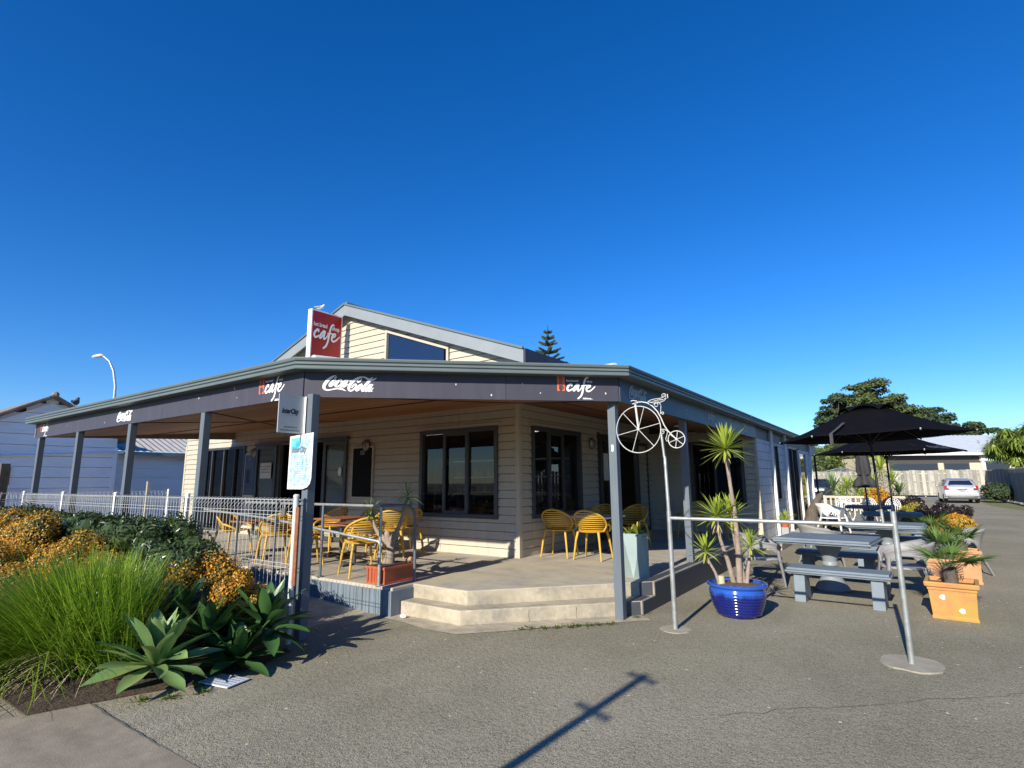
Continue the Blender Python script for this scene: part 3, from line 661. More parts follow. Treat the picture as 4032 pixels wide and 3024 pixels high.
# gutter with ribbed face, mitred round the corners
prof = [(x_+.042 if x_ else 0, z_) for x_, z_ in [(0,.0),(.115,.0),(.118,.012),(.118,.03),(.100,.042),(.118,.052),(.118,.072),(.100,.082),(.118,.092),(.125,.112),(.122,.125),(.0,.125)]]
path = [Vector(P(9.12,-4.1)), FA, FB, Vector(P(-2.57,16.3))]
def sweep(path, prof, z0):
    nrm = []
    for i in range(len(path)-1):
        d = (path[i+1]-path[i]).normalized(); nrm.append(Vector((d.y,-d.x,0)))
    vs = []; n = len(prof)
    for i, p in enumerate(path):
        if i == 0: off = nrm[0]; k = 1
        elif i == len(path)-1: off = nrm[-1]; k = 1
        else:
            off = (nrm[i-1]+nrm[i]).normalized(); k = 1/off.dot(nrm[i])
        for d, z in prof: vs.append((p.x+off.x*k*d, p.y+off.y*k*d, z0+z))
    fs = []
    for i in range(len(path)-1):
        for j in range(n): fs.append((i*n+j, i*n+(j+1)%n, (i+1)*n+(j+1)%n, (i+1)*n+j))
    fs += [tuple(range(n)), tuple((len(path)-1)*n+j for j in range(n))]
    return vs, fs
mb = MB(); mb.add(*sweep(path, prof, 2.762)); mb.build('gutter', m_greytrim, cafe)
# fascia backing, verandah roof, end beam
mb = MB(); mb.add(*sweep([Vector(P(9.0,-4.066)), Vector(P(.02,-4.066)), Vector(P(-2.535,-1.585)), Vector(P(-2.535,16.2))], [(-.05,0),(0,0),(0,.38),(-.05,.38)], 2.49)); mb.build('fascia_backing', m_fascia, cafe)
mb = MB(); mb.ext([P(9.0,-4.1,2.50),P(9.0,0,2.68),P(9.0,0,3.06),P(9.0,-4.1,2.86)], P(.06,0,0)); mb.build('end_beam', M('brown_grey_beam', (.20,.17,.15), .6), cafe)
mb = MB()
zr = 2.885
mb.face(P(9.1,-4.1,zr),P(.03,-4.1,zr),P(0,0,3.2),P(9.1,0,3.2)); mb.face(P(.03,-4.1,zr),P(-2.57,-1.6,zr),P(0,0,3.2)); mb.face(P(-2.57,-1.6,zr),P(-2.57,16.3,zr),P(0,16.3,3.2),P(0,0,3.2))
mb.build('verandah_roof', m_roof, cafe, fix=False)
mb = MB(); mb.tube([P(.02,-4.0,zr+.035),P(0,-.1,3.24)], .045, 8); mb.tube([P(-2.5,-1.55,zr+.035),P(-.05,-.08,3.24)], .045, 8); mb.build('ridge_cap', m_white2, cafe, smooth=60)
# main gable roof
rz = lambda a: 5.42-abs(a-4.48)*.358
mb = MB(); ov = -.16
mb.ext([P(-.25,ov,rz(-.25)),P(4.48,ov,5.42),P(9.21,ov,rz(9.21)),P(9.21,ov,rz(9.21)-.05),P(4.48,ov,5.37),P(-.25,ov,rz(-.25)-.05)], (0,20.2,0)); mb.build('roof', m_roof, cafe)
for s_ in (-.265, 9.225):
    MB().ext([P(s_,ov-.02,rz(s_)+.02),P(4.48,ov-.02,5.44),P(4.48,ov-.02,5.19),P(s_,ov-.02,rz(s_)-.23)], (0,-.03,0)).build('barge_board', m_barge, cafe)
    MB().ext([P(s_,ov-.03,rz(s_)+.045),P(4.48,ov-.03,5.465),P(4.48,ov-.03,5.425),P(s_,ov-.03,rz(s_)+.005)], (0,-.05,0)).build('barge_cap', m_greytrim, cafe)
mb = MB(); mb.box(.25,.285,ov-.02,20,rz(-.25)-.22,rz(-.25)+.02); mb.box(.01,.25,ov+.02,20,rz(-.25)-.23,rz(-.25)-.21); mb.box(-.02,.0,.02,20,2.9,3.58); mb.build('eave_fascia', m_fascia, cafe)
mb = MB(); mb.tube([P(4.48,ov-.02,5.46),P(4.48,19,5.46)], .05, 8); mb.build('ridge_cap', m_greytrim, cafe)
# verandah posts
for a in (-.09,2.22,4.5,6.7,8.78): MB().box(-a-.05,-a+.05,-4.10+.005,-4.0,.0,2.50).build('verandah_post', m_post, cafe, bevel=.006)
pB_ = MB().box(2.39,2.49,-1.58,-1.48,0,2.50).build('verandah_post', m_post, cafe, bevel=.006)
MB().face(*[(2.44+.017*math.cos(k*.628)*(1+.4*math.sin(k*2.1)),-1.5815,1.93+.045*math.sin(k*.628)) for k in range(10)]).build('torn_sticker', m_white, pB_, fix=False)
MB().box(2.40,2.50,1.0,1.1,.32,2.50).build('verandah_post', m_post, cafe, bevel=.006)
MB().box(2.44,2.51,17.0,17.07,0,2.6).build('verandah_post', m_black, cafe)
# block wing along the driveway
m_block = blockmat('painted_blocks', (.80,.83,.84), (.42,.45,.46), 1)
mb = MB()
for a,b,c,d in rects(5.98,15.0,.0,2.77,[(7.9,8.75,.98,2.47),(10.4,13.6,.14,2.5)]): mb.add([(2.53,a,c),(2.53,b,c),(2.53,b,d),(2.53,a,d)],[(0,1,2,3)])
mb.add([(2.53,15,0),(2.53,15,2.77),(0,15,2.9),(0,15,0)],[(0,1,2,3)])
mb.build('block_wall', m_block, cafe, fix=False)
def wing_open(y0,y1,z0,z1,mull,name):
    mb = MB()
    for a,b,c,d in ((y0,y0+.06,z0,z1),(y1-.06,y1,z0,z1),(y0+.06,y1-.06,z1-.06,z1),(y0+.06,y1-.06,z0,z0+.06)): mb.box(2.44,2.545,a,b,c,d)
    f = mb.build(name, m_frame, cafe)
    for q in mull: MB().box(2.46,2.53,q-.03,q+.03,z0+.06,z1-.06).build('mullion', m_frame, f)
    MB().face((2.475,y0+.06,z0+.06),(2.475,y1-.06,z0+.06),(2.475,y1-.06,z1-.06),(2.475,y0+.06,z1-.06)).build('pane', m_glass, f, fix=False)
wing_open(7.9,8.75,.98,2.47,(8.3,),'window'); wing_open(10.4,12.02,.14,2.5,(11.2,),'french_door')
mb = MB(); mb.box(2.02,2.06,5.98,15,0,2.8); mb.build('room_lining', m_dark, cafe)
# french door leaf standing open, and its sill; white net curtain strip in the window
mb = MB()
for a,b,c,d in ((12.04,12.16,.16,2.46),(13.46,13.58,.16,2.46),(12.16,13.46,2.36,2.46),(12.16,13.46,.16,.36)): mb.box(2.535,2.60,a,b,c,d)
dl = mb.build('door', m_white2, cafe, bevel=.004)
MB().face((2.565,12.16,.36),(2.565,13.46,.36),(2.565,13.46,2.36),(2.565,12.16,2.36)).build('pane', glassmat('leaf_glass', (.5,.55,.55), 1.8), dl, fix=False)
MB().box(2.40,2.42,8.02,8.2,1.0,2.4).build('curtain', m_white, cafe)
for b in (7.62, 9.62, 14.75): MB().lathe([(.046,.14),(.046,.17),(.04,.18),(.04,2.78)], P(-2.59,b), 16).build('round_column', m_white, cafe, smooth=40)
mb = MB(); mb.box(2.4,2.56,15.0,16.9,2.42,2.76); mb.build('end_beam', m_fascia_side, cafe)
# bulkhead lamps on the walls
def lamp_at(x, y, z, rz):
    mb = MB(); mb.lathe([(.0,0),(.105,0),(.105,.025),(.09,.05),(.05,.075),(0,.08)], (0,0,0), 20, Matrix.Rotation(RAD(90),3,'X'))
    Mx = Matrix.Translation((x,y,z)) @ Matrix.Rotation(rz,4,'Z')
    o = mb.xf(Mx).build('wall_lamp', M('lamp_glass', (.42,.38,.30), .3), cafe, smooth=60)
    mb = MB(); ring = [(.11*math.cos(t*.3142),-.03,.11*math.sin(t*.3142)) for t in range(20)]; mb.tube(ring, .012, 6, closed=True)
    for q in (-.05,0,.05): mb.tube([(q,-.03,-.1),(q,-.085,-.05),(q,-.09,.05),(q,-.03,.1)], .006, 5)
    mb.xf(Mx).build('lamp_cage', m_frame, o, smooth=60)
lamp_at(-7.98,-.02,2.30,0); lamp_at(-3.78,-.02,2.30,0); lamp_at(.02,2.62,2.30,RAD(90))
# interior fittings
t = thing('display_counter', 'dim glass cake counter with trays seen through the large window', 'counter', P(1.4,1.6,.33))
MB().box(-1.1,1.1,-.3,.3,0,.7).build('cabinet', M('counter_front', (.10,.09,.08), .5), t)
MB().box(-1.1,1.1,-.3,.3,.98,1.0).build('top_shelf', m_white2, t)
mb = MB()
for i in range(14): x = -1.0+i*.15; mb.ball((x, -.15+.1*(i%3), .76), .055, 8, 5, (1.2,1,.7))
mb.build('cakes', M('pastry', (.30,.24,.18), .7, .5, 14), t, smooth=60)
t = thing('wall_shelf', 'dark shelving with jars on the back wall of the shop', 'shelf', P(2.5,3.2,.33))
mb = MB()
for z in (.5,.9,1.3,1.7): mb.box(-1.6,1.6,-.15,.15,z,z+.03)
mb.build('board', m_white2, t)
mb = MB(); rr = random.Random(5)
for z in (.53,.93,1.33):
    x = -1.5
    while x < 1.5:
        h = rr.uniform(.1,.26); mb.lathe([(.05,z),(.05,z+h*.8),(.03,z+h)], (x,rr.uniform(-.06,.06),0), 8); x += rr.uniform(.14,.3)
mb.build('jars', M('jar_mix', (.22,.20,.18), .4, .7, 9), t)
t = thing('back_cabinet', 'tall pale glass fridge deep inside the open doorway', 'fridge', P(6.0,5.2,.33))
MB().box(-.5,.5,-.3,.3,0,1.9).build('body', M('fridge', (.16,.16,.17), .4), t); MB().box(-.42,.42,-.31,-.3,.3,1.7).build('door', m_nglass, t)
tag(MB().box(2.03,2.19,5.975,5.979,2.05,2.24).build('window_notice', m_white2), 'small white notice inside the top corner of the side verandah window', 'notice')
tag(MB().box(.076,.079,3.08,3.32,1.55,2.12).build('door_poster', m_white2), 'pale poster on the narrow glazed door behind the right corner post', 'poster')

# menu boards and notices on the front wall
def menu(a0, a1, z0, z1, label, head):
    t = thing('menu_board', label, 'menu board', P((a0+a1)/2, -.02, z0)); h = z1-z0; wd = a1-a0
    mb = MB(); mb.box(-wd/2-.035,wd/2+.035,-.03,0,-.035,h+.035); f = mb.build('frame', m_cream, t, bevel=.004)
    MB().box(-wd/2,wd/2,-.036,-.0305,0,h).build('board', m_board if not head else m_nglass, t)
    MB().box(wd*.02-.07,wd*.02+.07,-.040,-.037,h-.14,h-.05).build('heading_card', M('dim_card', (.10,.10,.10), .5), t)
menu(3.59,4.17,1.26,2.25,'black menu board right of the shop doorway','')
menu(7.90,8.34,1.26,2.25,'dark glazed menu case left of the shop doorway','x')
t = thing('paper_notice', 'white paper notice taped on the sliding door glass', 'notice', P(7.36,-.082,1.66))
MB().box(-.23,.23,-.004,0,0,.37).build('sheet', M('notice_paper', (.60,.60,.56), .7), t)
for i,(s_,z_,sz) in enumerate((('Due to Labour Shortage',.275,.047),('Shop Hours 6 - 4',.205,.060),('till Further Notice',.135,.058))):
    mb = MB(); place(mb, fontmesh(s_, sz*.86, .001, align='CENTER'), (0,-.004,z_), (1,0,0), (0,-1,0), lift=.001); mb.build('handwriting', m_btext, t, fix=False)

# roof sign, bird, coach signs
t = thing('roof_sign', 'tall red lightbox sign with white cafe lettering standing on the roof', 'sign', P(4.5,-.62,0))
MB().box(-.13,0,-.39,.39,4.10,5.15).build('cabinet', m_white, t, bevel=.008)
MB().box(.0005,.004,-.36,.36,4.135,5.115).build('sign_face', m_redsign, t)
mb = MB(); k = .66/1440
place(mb, _cafe, (.004,-.33,4.62), (0,1,0), (1,0,0), k, -k*1.18, 620, 740)
q = fontmesh('hot bread', .125, .003); place(mb, q, (.004,-.335,4.795), (0,1,0), (1,0,0), .68, 1)
q = fontmesh('shop', .125, .003); place(mb, q, (.004,.125,4.785), (0,1,0), (1,0,0), .78, 1)
mb.build('lettering', m_ltext, t, fix=False)
mb = MB(); mb.box(-.10,-.03,-.30,-.22,2.95,4.10); mb.box(-.10,-.03,.22,.30,3.0,4.10); mb.build('leg', m_white2, t)

def bird(name, label, loc, rz, sc_, mats, group=None):
    t = thing(name, label, 'bird', loc, rz)
    body, wing, tail = mats
    mb = MB(); mb.tube([(0,-.10,.085),(0,-.05,.09),(0,.02,.10),(0,.075,.125),(0,.10,.155),(0,.115,.18),(0,.135,.185),(0,.155,.18)], [.012,.04,.055,.045,.03,.03,.028,.01], 12)
    mb.build('body', body, t, smooth=60)
    for s in (-1,1):
        MB().tube([(s*.045,.05,.115),(s*.052,-.02,.11),(s*.04,-.10,.10),(s*.02,-.17,.10)], [.012,.03,.022,.004], 8, squash=.5).build('wing', wing, t, smooth=60)
        MB().tube([(s*.02,0,.055),(s*.02,.005,0),(s*.02,.03,0)], .004, 5).build('leg', M('bird_leg', (.4,.08,.05), .5), t)
    MB().tube([(0,-.09,.09),(0,-.19,.085)], [.02,.012], 6, squash=1.8).build('tail', tail, t, smooth=60)
    MB().tube([(0,.150,.18),(0,.185,.174)], [.008,.002], 6).build('beak', M('beak', (.35,.08,.04), .5), t)
    t.scale = (sc_,)*3; return t
m_gw = M('gull_white', (.75,.75,.73), .7); m_gg = M('gull_grey', (.30,.31,.33), .7); m_pg = M('pigeon_grey', (.075,.08,.095), .7); m_pd = M('pigeon_dark', (.03,.03,.035), .6)
bird('gull', 'white gull with grey wings perched on the red roof sign', P(4.55,-.80,5.15), RAD(-38), .72, (m_gw, m_gg, m_pd))
bird('pigeon', 'dark pigeon standing on the left verandah gutter', P(6.62,-4.2,2.897), RAD(60), .95, (m_pg, m_pd, m_pd))

# coach stop signs on the left corner post
t = thing('coach_stop_sign', 'silver blade sign reading InterCity high on the corner post', 'sign', P(-.02,-4.11,2.07))
MB().box(0,.012,-.30,0,0,.40).build('panel', m_silver_sign, t)
MB().box(.0005,.040,-.003,.0,-.0,.40).build('fixing_flange', m_white, t)
mb = MB(); q = fontmesh('InterCity', .072, .0035, .25); place(mb, q, (.012,-.265,.205), (0,1,0), (1,0,0), .72, 1, lift=.001)
q = fontmesh('www.intercity.co.nz', .026, .0004); place(mb, q, (.012,-.235,.055), (0,1,0), (1,0,0), .75, 1, lift=.001)
q = fontmesh('www.newmanscoach.co.nz', .026, .0004); place(mb, q, (.012,-.275,.022), (0,1,0), (1,0,0), .80, 1, lift=.001)
mb.build('lettering', m_btext, t, fix=False)
mb = MB(); place(mb, fontmesh('COACHLINES', .018, .0, 0), (.012,-.235,.180), (0,1,0), (1,0,0), .9, 1, lift=.001); mb.build('small_lettering', m_gtext, t, fix=False)
t = thing('timetable_sign', 'faded blue and white InterCity timetable board on the corner post', 'sign', P(-.03,-4.125,1.49))
ol = [(-.205,0),(.06,0),(.14,.02),(.185,.055),(.205,.11),(.205,.585),(-.205,.56)]
MB().ext([(x,0,z) for x,z in ol], (0,.006,0)).build('panel', M('sunbleached_board', (.78,.80,.78), .4), t)
m_tt = M('faded_print', (.27,.44,.52), .5, .4, 34, (.58,.64,.64), c2lo=.42, c2hi=.6)
MB().ext([(x,-.002,z) for x,z in ((-.18,.03),(.05,.03),(.13,.05),(.165,.08),(.18,.12),(.18,.56),(-.18,.535))], (0,.0015,0)).build('timetable', m_tt, t)
mb = MB(); mb.face((-.175,-.0027,.415),(-.03,-.0027,.415),(-.03,-.0027,.54),(-.175,-.0027,.535)); mb.build('blue_corner', M('cyan_print', (.05,.42,.66), .4, .3, 9, (.35,.65,.78)), t, fix=False)
mb = MB(); place(mb, fontmesh('InterCity', .088, .0035, .2), (-.155,-.003,.385), (1,0,0), (0,-1,0), .78, 1, lift=.001); mb.build('lettering', M('bleached_lettering', (.16,.17,.18), .5), t, fix=False)
mb = MB(); rr = random.Random(9)
for i in range(11):
    x = -.13+rr.uniform(0,.02)
    while x < .12:
        l = rr.uniform(.015,.05); mb.face((x,-.0031,.345-i*.023),(x+l,-.0031,.345-i*.023),(x+l,-.0031,.351-i*.023),(x,-.0031,.351-i*.023)); x += l+.012
mb.build('faded_text', M('bleached_text', (.20,.33,.42), .5), t, fix=False)

# ---------------------------------------------------------------- roll-top mesh fence along the garden
def mesh_panel(L, H, step, z0=.12):
    """welded wire panel in the local x-z plane with a folded triangular top"""
    mb = MB(); n = max(2, int(L/step)); r = .0027
    for i in range(n+1):
        x = L*i/n
        mb.tube([(x,0,z0),(x,0,H-.02),(x,.05,H),(x,.10,H-.02),(x,.0,H-.13)], r, 4)
    for y,z in ((0,H-.02),(.1,H-.02),(.0,H-.135),(.0,H-.175),(0,.75),(0,.71),(0,z0+.06),(0,z0)): mb.tube([(0,y,z),(L,y,z)], r*1.15, 4)
    return mb
pf_ = thing('mesh_fence', 'pale roll-top wire mesh fence along the back of the garden bed', 'fence', (0,0,0))
fp = [-.115,2.19,4.42,6.62,8.76]
for i in range(4):
    L_ = fp[i+1]-fp[i]-.05
    mesh_panel(L_, 1.40, .073).build('mesh_panel', m_fencewire, pf_, fix=False, loc=P(fp[i+1]-.025,-4.215))
for i,a in enumerate(fp):
    r = .028 if i == 0 else .025
    o = MB().lathe([(r,0),(r,1.41),(r*1.12,1.412),(r*1.12,1.43),(r*.7,1.44)], P(a,-4.20), 16).build('post', m_fencepost if i == 0 else m_white, pf_, smooth=40)
MB().box(.155-.02,.155+.035,-4.215,-4.195,.55,1.31).build('gate_bracket', m_rust, pf_)
t = thing('gate_latch', 'rusty padlock and latch hanging on the end post of the mesh fence', 'latch', P(.03,-4.24,1.27))
MB().box(-.03,.03,-.012,.012,-.05,.03).build('lock_body', M('lock', (.22,.19,.16), .4, metal=.5), t, bevel=.004)
MB().tube([(-.02,0,.03),(-.02,0,.06),(0,0,.075),(.02,0,.06),(.02,0,.03)], .006, 6).build('shackle', m_steel, t, smooth=60)
pr = thing('mesh_fence', 'pale wire mesh fence running from the far garden corner to the street', 'fence', (0,0,0))
mb = mesh_panel(2.6, 1.42, .095); mb.xf(Matrix.Rotation(RAD(-90),4,'Z')); mb.build('mesh_panel', m_fencewire, pr, fix=False, loc=P(8.80,-4.25))
MB().lathe([(.03,0),(.03,1.44),(.02,1.45)], P(8.8,-6.9), 12).build('post', m_white, pr, smooth=40)
pr = thing('mesh_fence', 'distant wire mesh fence beside the pale neighbouring wall', 'fence', (0,0,0))
mb = mesh_panel(4.4, 1.36, .095); mb.xf(Matrix.Rotation(RAD(90),4,'Z')); mb.build('mesh_panel', m_fencewire, pr, fix=False, loc=P(12.4,-4.5))
MB().lathe([(.03,0),(.03,1.38),(.02,1.4)], P(12.4,-.05), 12).build('post', m_white, pr, smooth=40)

# terrace handrail
hr = thing('terrace_handrail', 'galvanised pipe handrail around the front corner of the terrace', 'handrail', (0,0,0))
rb = .0185
mb = MB(); mb.tube([P(3.2,-2.86,1.262),P(.12,-2.86,1.262)], rb, 10); mb.build('rail', m_steel, hr, smooth=60)
mb = MB(); mb.tube([P(.14,-2.86,1.262),P(.06,-2.84,1.264),P(-.02,-2.64,1.262),P(-.045,-2.52,1.245),P(-.055,-2.455,1.19),P(-.058,-2.435,1.08),P(-.06,-2.43,.32)], rb, 10)
mb.build('return_rail', m_post, hr, smooth=60)
MB().tube([P(4.6,-2.86,1.13),P(2.53,-2.86,1.035),P(.13,-2.86,.835),P(.11,-2.86,.79),P(.11,-2.86,.72)], rb, 10).build('ramp_rail', m_steel, hr, smooth=60)
for a,z0,zt in ((.11,.32,1.25),(1.26,.32,1.25),(2.36,.32,1.25),(3.40,.32,1.1),(4.5,.32,1.12)):
    mb = MB(); mb.tube([P(a,-2.86,z0),P(a,-2.86,zt)], rb, 10); mb.lathe([(.045,z0),(.045,z0+.012)], P(a,-2.86), 12); mb.build('post', m_post if a > .2 else m_steel, hr, smooth=50)

# ---------------------------------------------------------------- yellow slatted chairs and tables on the terrace
def lerp_tab(tab, h):
    for (h0,v0),(h1,v1) in zip(tab, tab[1:]):
        if h <= h1: return v0+(v1-v0)*(h-h0)/(h1-h0)
    return tab[-1][1]
PHI = [(0,70),(.12,82),(.3,84),(.5,76),(.7,60),(.86,40),(.95,22),(1.0,2)]
def shell_pt(h, ph):
    r = .20+.075*math.sin(min(1,h*1.25)*math.pi/2); ph = RAD(ph)
    return Vector((r*math.sin(ph)*1.04, -r*math.cos(ph)*.95-.05*h+.02, .435+.335*h-.03*(1-math.cos(ph))*h))
def make_yellow():
    t = thing('slatted_chair', 'x', 'chair', (0,0,0))
    mb = MB()
    for k in range(9):
        h = .06+.098*k; pm = lerp_tab(PHI, h); n = 14; vs = []; fs = []
        for i in range(n+1):
            ph = -pm+2*pm*i/n
            for dh, dr in ((-.026,0),(.026,0),(.026,.010),(-.026,.010)):
                q = shell_pt(h+dh, ph); rad = Vector((q.x, q.y-.02, 0)).normalized(); vs.append(q - rad*dr)
        for i in range(n):
            for j in range(4): fs.append((i*4+j, i*4+(j+1)%4, i*4+4+(j+1)%4, i*4+4+j))
        mb.add(vs, fs)
    mb.build('back_slats', m_yellow, t, smooth=50)
    hs_ = [0,.1,.2,.32,.45,.58,.7,.8,.88,.94,.985]
    L_ = [shell_pt(h, -lerp_tab(PHI,h)) for h in hs_]; Rr = [shell_pt(h, lerp_tab(PHI,h)) for h in reversed(hs_)]
    mb = MB(); mb.tube(L_+Rr, .0165, 8)
    for s in (-1,1):
        a0 = shell_pt(.36, s*83)
        mb.tube([a0, a0+Vector((s*.012,.06,-.01)), a0+Vector((s*.008,.13,-.035)), Vector((s*.235,.185,.475)), Vector((s*.205,.215,.43))], [.017,.019,.019,.018,.016], 8)
    mb.build('rim', m_yellow, t, smooth=60)
    mb = MB(); mb.lathe([(0,.418),(.195,.42),(.222,.426),(.228,.436),(.215,.446),(.17,.438),(0,.432)], (0,.0,0), 28); mb.xf(Matrix.Diagonal((1,1.03,1,1))); mb.build('seat', m_yellow, t, smooth=50)
    for sx,sy in ((-1,1),(1,1),(-1,-1),(1,-1)):
        MB().tube([(sx*.175,sy*.17,.43),(sx*.20,sy*.2,.30),(sx*.235,sy*.235,0)], [.022,.019,.0125], 8).build('leg', m_yellow, t, smooth=60)
    return t
ych = make_yellow(); _first = [True]
def yellow(a, b, fa, fb, label, z=.32):
    """chair at a, b looking towards direction (fa, fb)"""
    rz = math.atan2(fb, -fa) - math.pi/2
    if _first[0]:
        _first[0] = False; ych.location = P(a,b,z); ych.rotation_euler = (0,0,rz); ych['label'] = label; ych['group'] = 'yellow slatted chairs on the terrace'; return ych
    return dup(ych, P(a,b,z), rz, label, 'yellow slatted chairs on the terrace')
yellow(.92,-2.46,.93,.36,'yellow slatted chair at the terrace edge just left of the red planter trough')
yellow(2.42,-2.3,-.45,.9,'yellow slatted chair half hidden by the left corner post')
yellow(4.45,-2.35,-.85,.45,'yellow slatted chair left of the table behind the wire mesh')
yellow(2.98,-2.45,.92,.3,'yellow slatted chair behind the mesh with its open arm facing left')
yellow(3.62,-.95,-.1,-1,'yellow slatted chair in shade by the wall left of the doorway table')
yellow(2.98,-.62,-.05,-1,'yellow slatted chair in shade behind the small far table under the menu board')
yellow(1.95,-1.0,.7,.7,'yellow slatted chair with its back to the handrail behind the gnarled plant')
yellow(2.25,-.36,.95,.25,'yellow slatted chair closest to the wall left of the large window')
yellow(-.42,.58,.12,1,'yellow slatted chair under the side window, left of the front pair')
yellow(-1.06,.54,.05,1,'yellow slatted chair of the front pair beside the right corner post')
yellow(-.42,2.15,-.1,-1,'yellow slatted chair facing out at the back of the side window table')
yellow(-.98,2.35,.1,-1,'yellow slatted chair seen just right of the right corner post')
yellow(-1.5,4.3,.3,-1,'dim yellow slatted chair deep in shade behind the bicycle pole')
yellow(-2.1,4.6,.5,-1,'dim yellow slatted chair deep in shade beside the second side post')
def make_table(top_mat, r=.33, h=.62):
    t = thing('cafe_table', 'x', 'table', (0,0,0))
    MB().box(-r,r,-r,r,h-.028,h).build('tabletop', top_mat, t, bevel=.006)
    MB().tube([(0,0,.03),(0,0,h-.03)], .028, 10).build('pedestal', m_frame, t, smooth=60)
    mb = MB(); mb.box(-.27,.27,-.03,.03,0,.03); mb.box(-.03,.03,-.27,-.03,0.001,.029); mb.box(-.03,.03,.03,.27,0.001,.029); mb.build('foot', m_frame, t, bevel=.005)
    return t
tb = make_table(m_tabletop); tb.location = P(1.75,-1.9,.32); tb.rotation_euler = (0,0,RAD(8)); tb['label'] = 'brown square table behind the handrail nearest the corner post'; tb['group'] = 'brown terrace tables'
dup(tb, P(2.75,-1.38,.34), RAD(4), 'small brown table in front of the two shaded wall chairs', 'brown terrace tables')
dup(tb, P(3.72,-2.3,.32), RAD(3), 'brown table behind the wire mesh between two chairs', 'brown terrace tables')
t4 = make_table(m_white_pl, .36); t4.location = P(-.75,1.38,.32); t4['label'] = 'pale topped table under the side window between four chairs'

# red trough with the gnarled plant
def blade(mb, o, d, L, wd, droop, fold=.25, seg=4, rr=random, side=None, tipw=.0, belly=.45):
    """one leaf: from o along d, bending down; V-folded, widest at belly"""
    o = Vector(o); d = Vector(d).normalized(); up = Vector((0,0,1))
    s = d.cross(up)
    if s.length < .05: s = Vector((math.cos(L*99),math.sin(L*99),0))
    s.normalize(); n = s.cross(d)
    pts = []; p = o.copy(); dd = d.copy()
    for i in range(seg+1):
        f = i/seg; ww = wd*(f/belly*.5+.5 if f < belly else max(tipw, 1-((f-belly)/(1-belly))**1.6))
        n = s.cross(dd)
        pts.append((p - s*ww/2 + n*ww*fold*.5, p.copy(), p + s*ww/2 + n*ww*fold*.5))
        dd = (dd + Vector((0,0,-droop/seg))).normalized(); p = p + dd*(L/seg)
    vs = [q for r_ in pts for q in r_]; fs = []
    for i in range(seg):
        fs += [(i*3,i*3+1,i*3+4,i*3+3),(i*3+1,i*3+2,i*3+5,i*3+4)]
    mb.add(vs, fs)
def rosette(mb, c, n, L, wd, e0=-35, e1=88, droop=.25, rr=None, lo=.8, seg=3, fold=.3, axis=None):
    for i in range(n):
        f = (i+.5)/n; el = RAD(e0+(e1-e0)*f**.9+rr.uniform(-7,7)); az = i*2.39996+rr.uniform(-.2,.2)
        d = Vector((math.cos(el)*math.cos(az), math.cos(el)*math.sin(az), math.sin(el)))
        if axis: d = axis @ d
        blade(mb, Vector(c)+d*.015, d, L*rr.uniform(lo,1.08)*(.85 if el > 1.2 else 1), wd*rr.uniform(.85,1.1), droop*rr.uniform(.3,1.5), fold, seg)
t = thing('trough_planter', 'orange red ribbed plastic trough at the terrace corner', 'planter', P(.235,-2.555,.32))
mb = MB(); mb.box(-.16,.16,-.25,.25,0,.19); mb.box(-.175,.175,-.265,.265,.17,.205); mb.box(-.172,.172,-.262,.262,0,.022)
for x in (-.14,-.08,-.02,.05,.11): mb.box(x-.012,x+.012,-.262,-.249,.02,.175)
mb.build('trough', m_redtrough, t, bevel=.006)
MB().box(-.155,.155,-.245,.245,.20,.209).build('soil', m_soil, t)
t = thing('gnarled_yucca', 'gnarled old yucca with two small leaf heads growing in the red trough', 'plant', P(.29,-2.52,.52))
rr = random.Random(21)
def rel(a,b,z): return (-(a-.29), b+2.52, z-.52)
mb = MB()
mb.tube([rel(.32,-2.52,.50),rel(.31,-2.52,.56),rel(.285,-2.52,.65),rel(.29,-2.52,.74),rel(.32,-2.52,.80)], [.095,.075,.052,.05,.06], 10)
mb.tube([rel(.31,-2.52,.77),rel(.27,-2.5,.84),rel(.22,-2.5,.90),rel(.15,-2.5,1.02),rel(.08,-2.52,1.14),rel(.03,-2.52,1.28),rel(.0,-2.52,1.36)], [.05,.045,.035,.024,.02,.018,.018], 9)
mb.tube([rel(.32,-2.52,.78),rel(.33,-2.54,.85),rel(.345,-2.54,.915),rel(.36,-2.54,.92)], [.05,.042,.035,.02], 8)
mb.tube([rel(.33,-2.52,.78),rel(.43,-2.5,.82),rel(.55,-2.5,.88),rel(.62,-2.5,.96),rel(.665,-2.52,1.08),rel(.67,-2.52,1.17)], [.05,.04,.03,.024,.018,.016], 9)
mb.tube([rel(.43,-2.5,.82),rel(.50,-2.55,.80)], [.03,.02], 7)
mb.build('trunk', m_bark, t, smooth=60)
for c_, n_, l_ in ((rel(0,-2.52,1.37),26,.24),(rel(.67,-2.52,1.18),24,.20)):
    mb = MB(); rosette(mb, c_, n_, l_, .026, -60, 80, .5, rr); mb.build('leaf_head', L_yucca2, t, fix=False)
t = tag(MB().tube([(-.05,0,.02),(0,.01,.045),(.05,0,.05)], [.03,.034,.03], 8).build('timber_offcut', M('offcut', (.45,.25,.14), .7), None, smooth=60, loc=P(.10,-2.36,.525)), 'small reddish wood offcut lying on the soil of the red trough', 'wood')

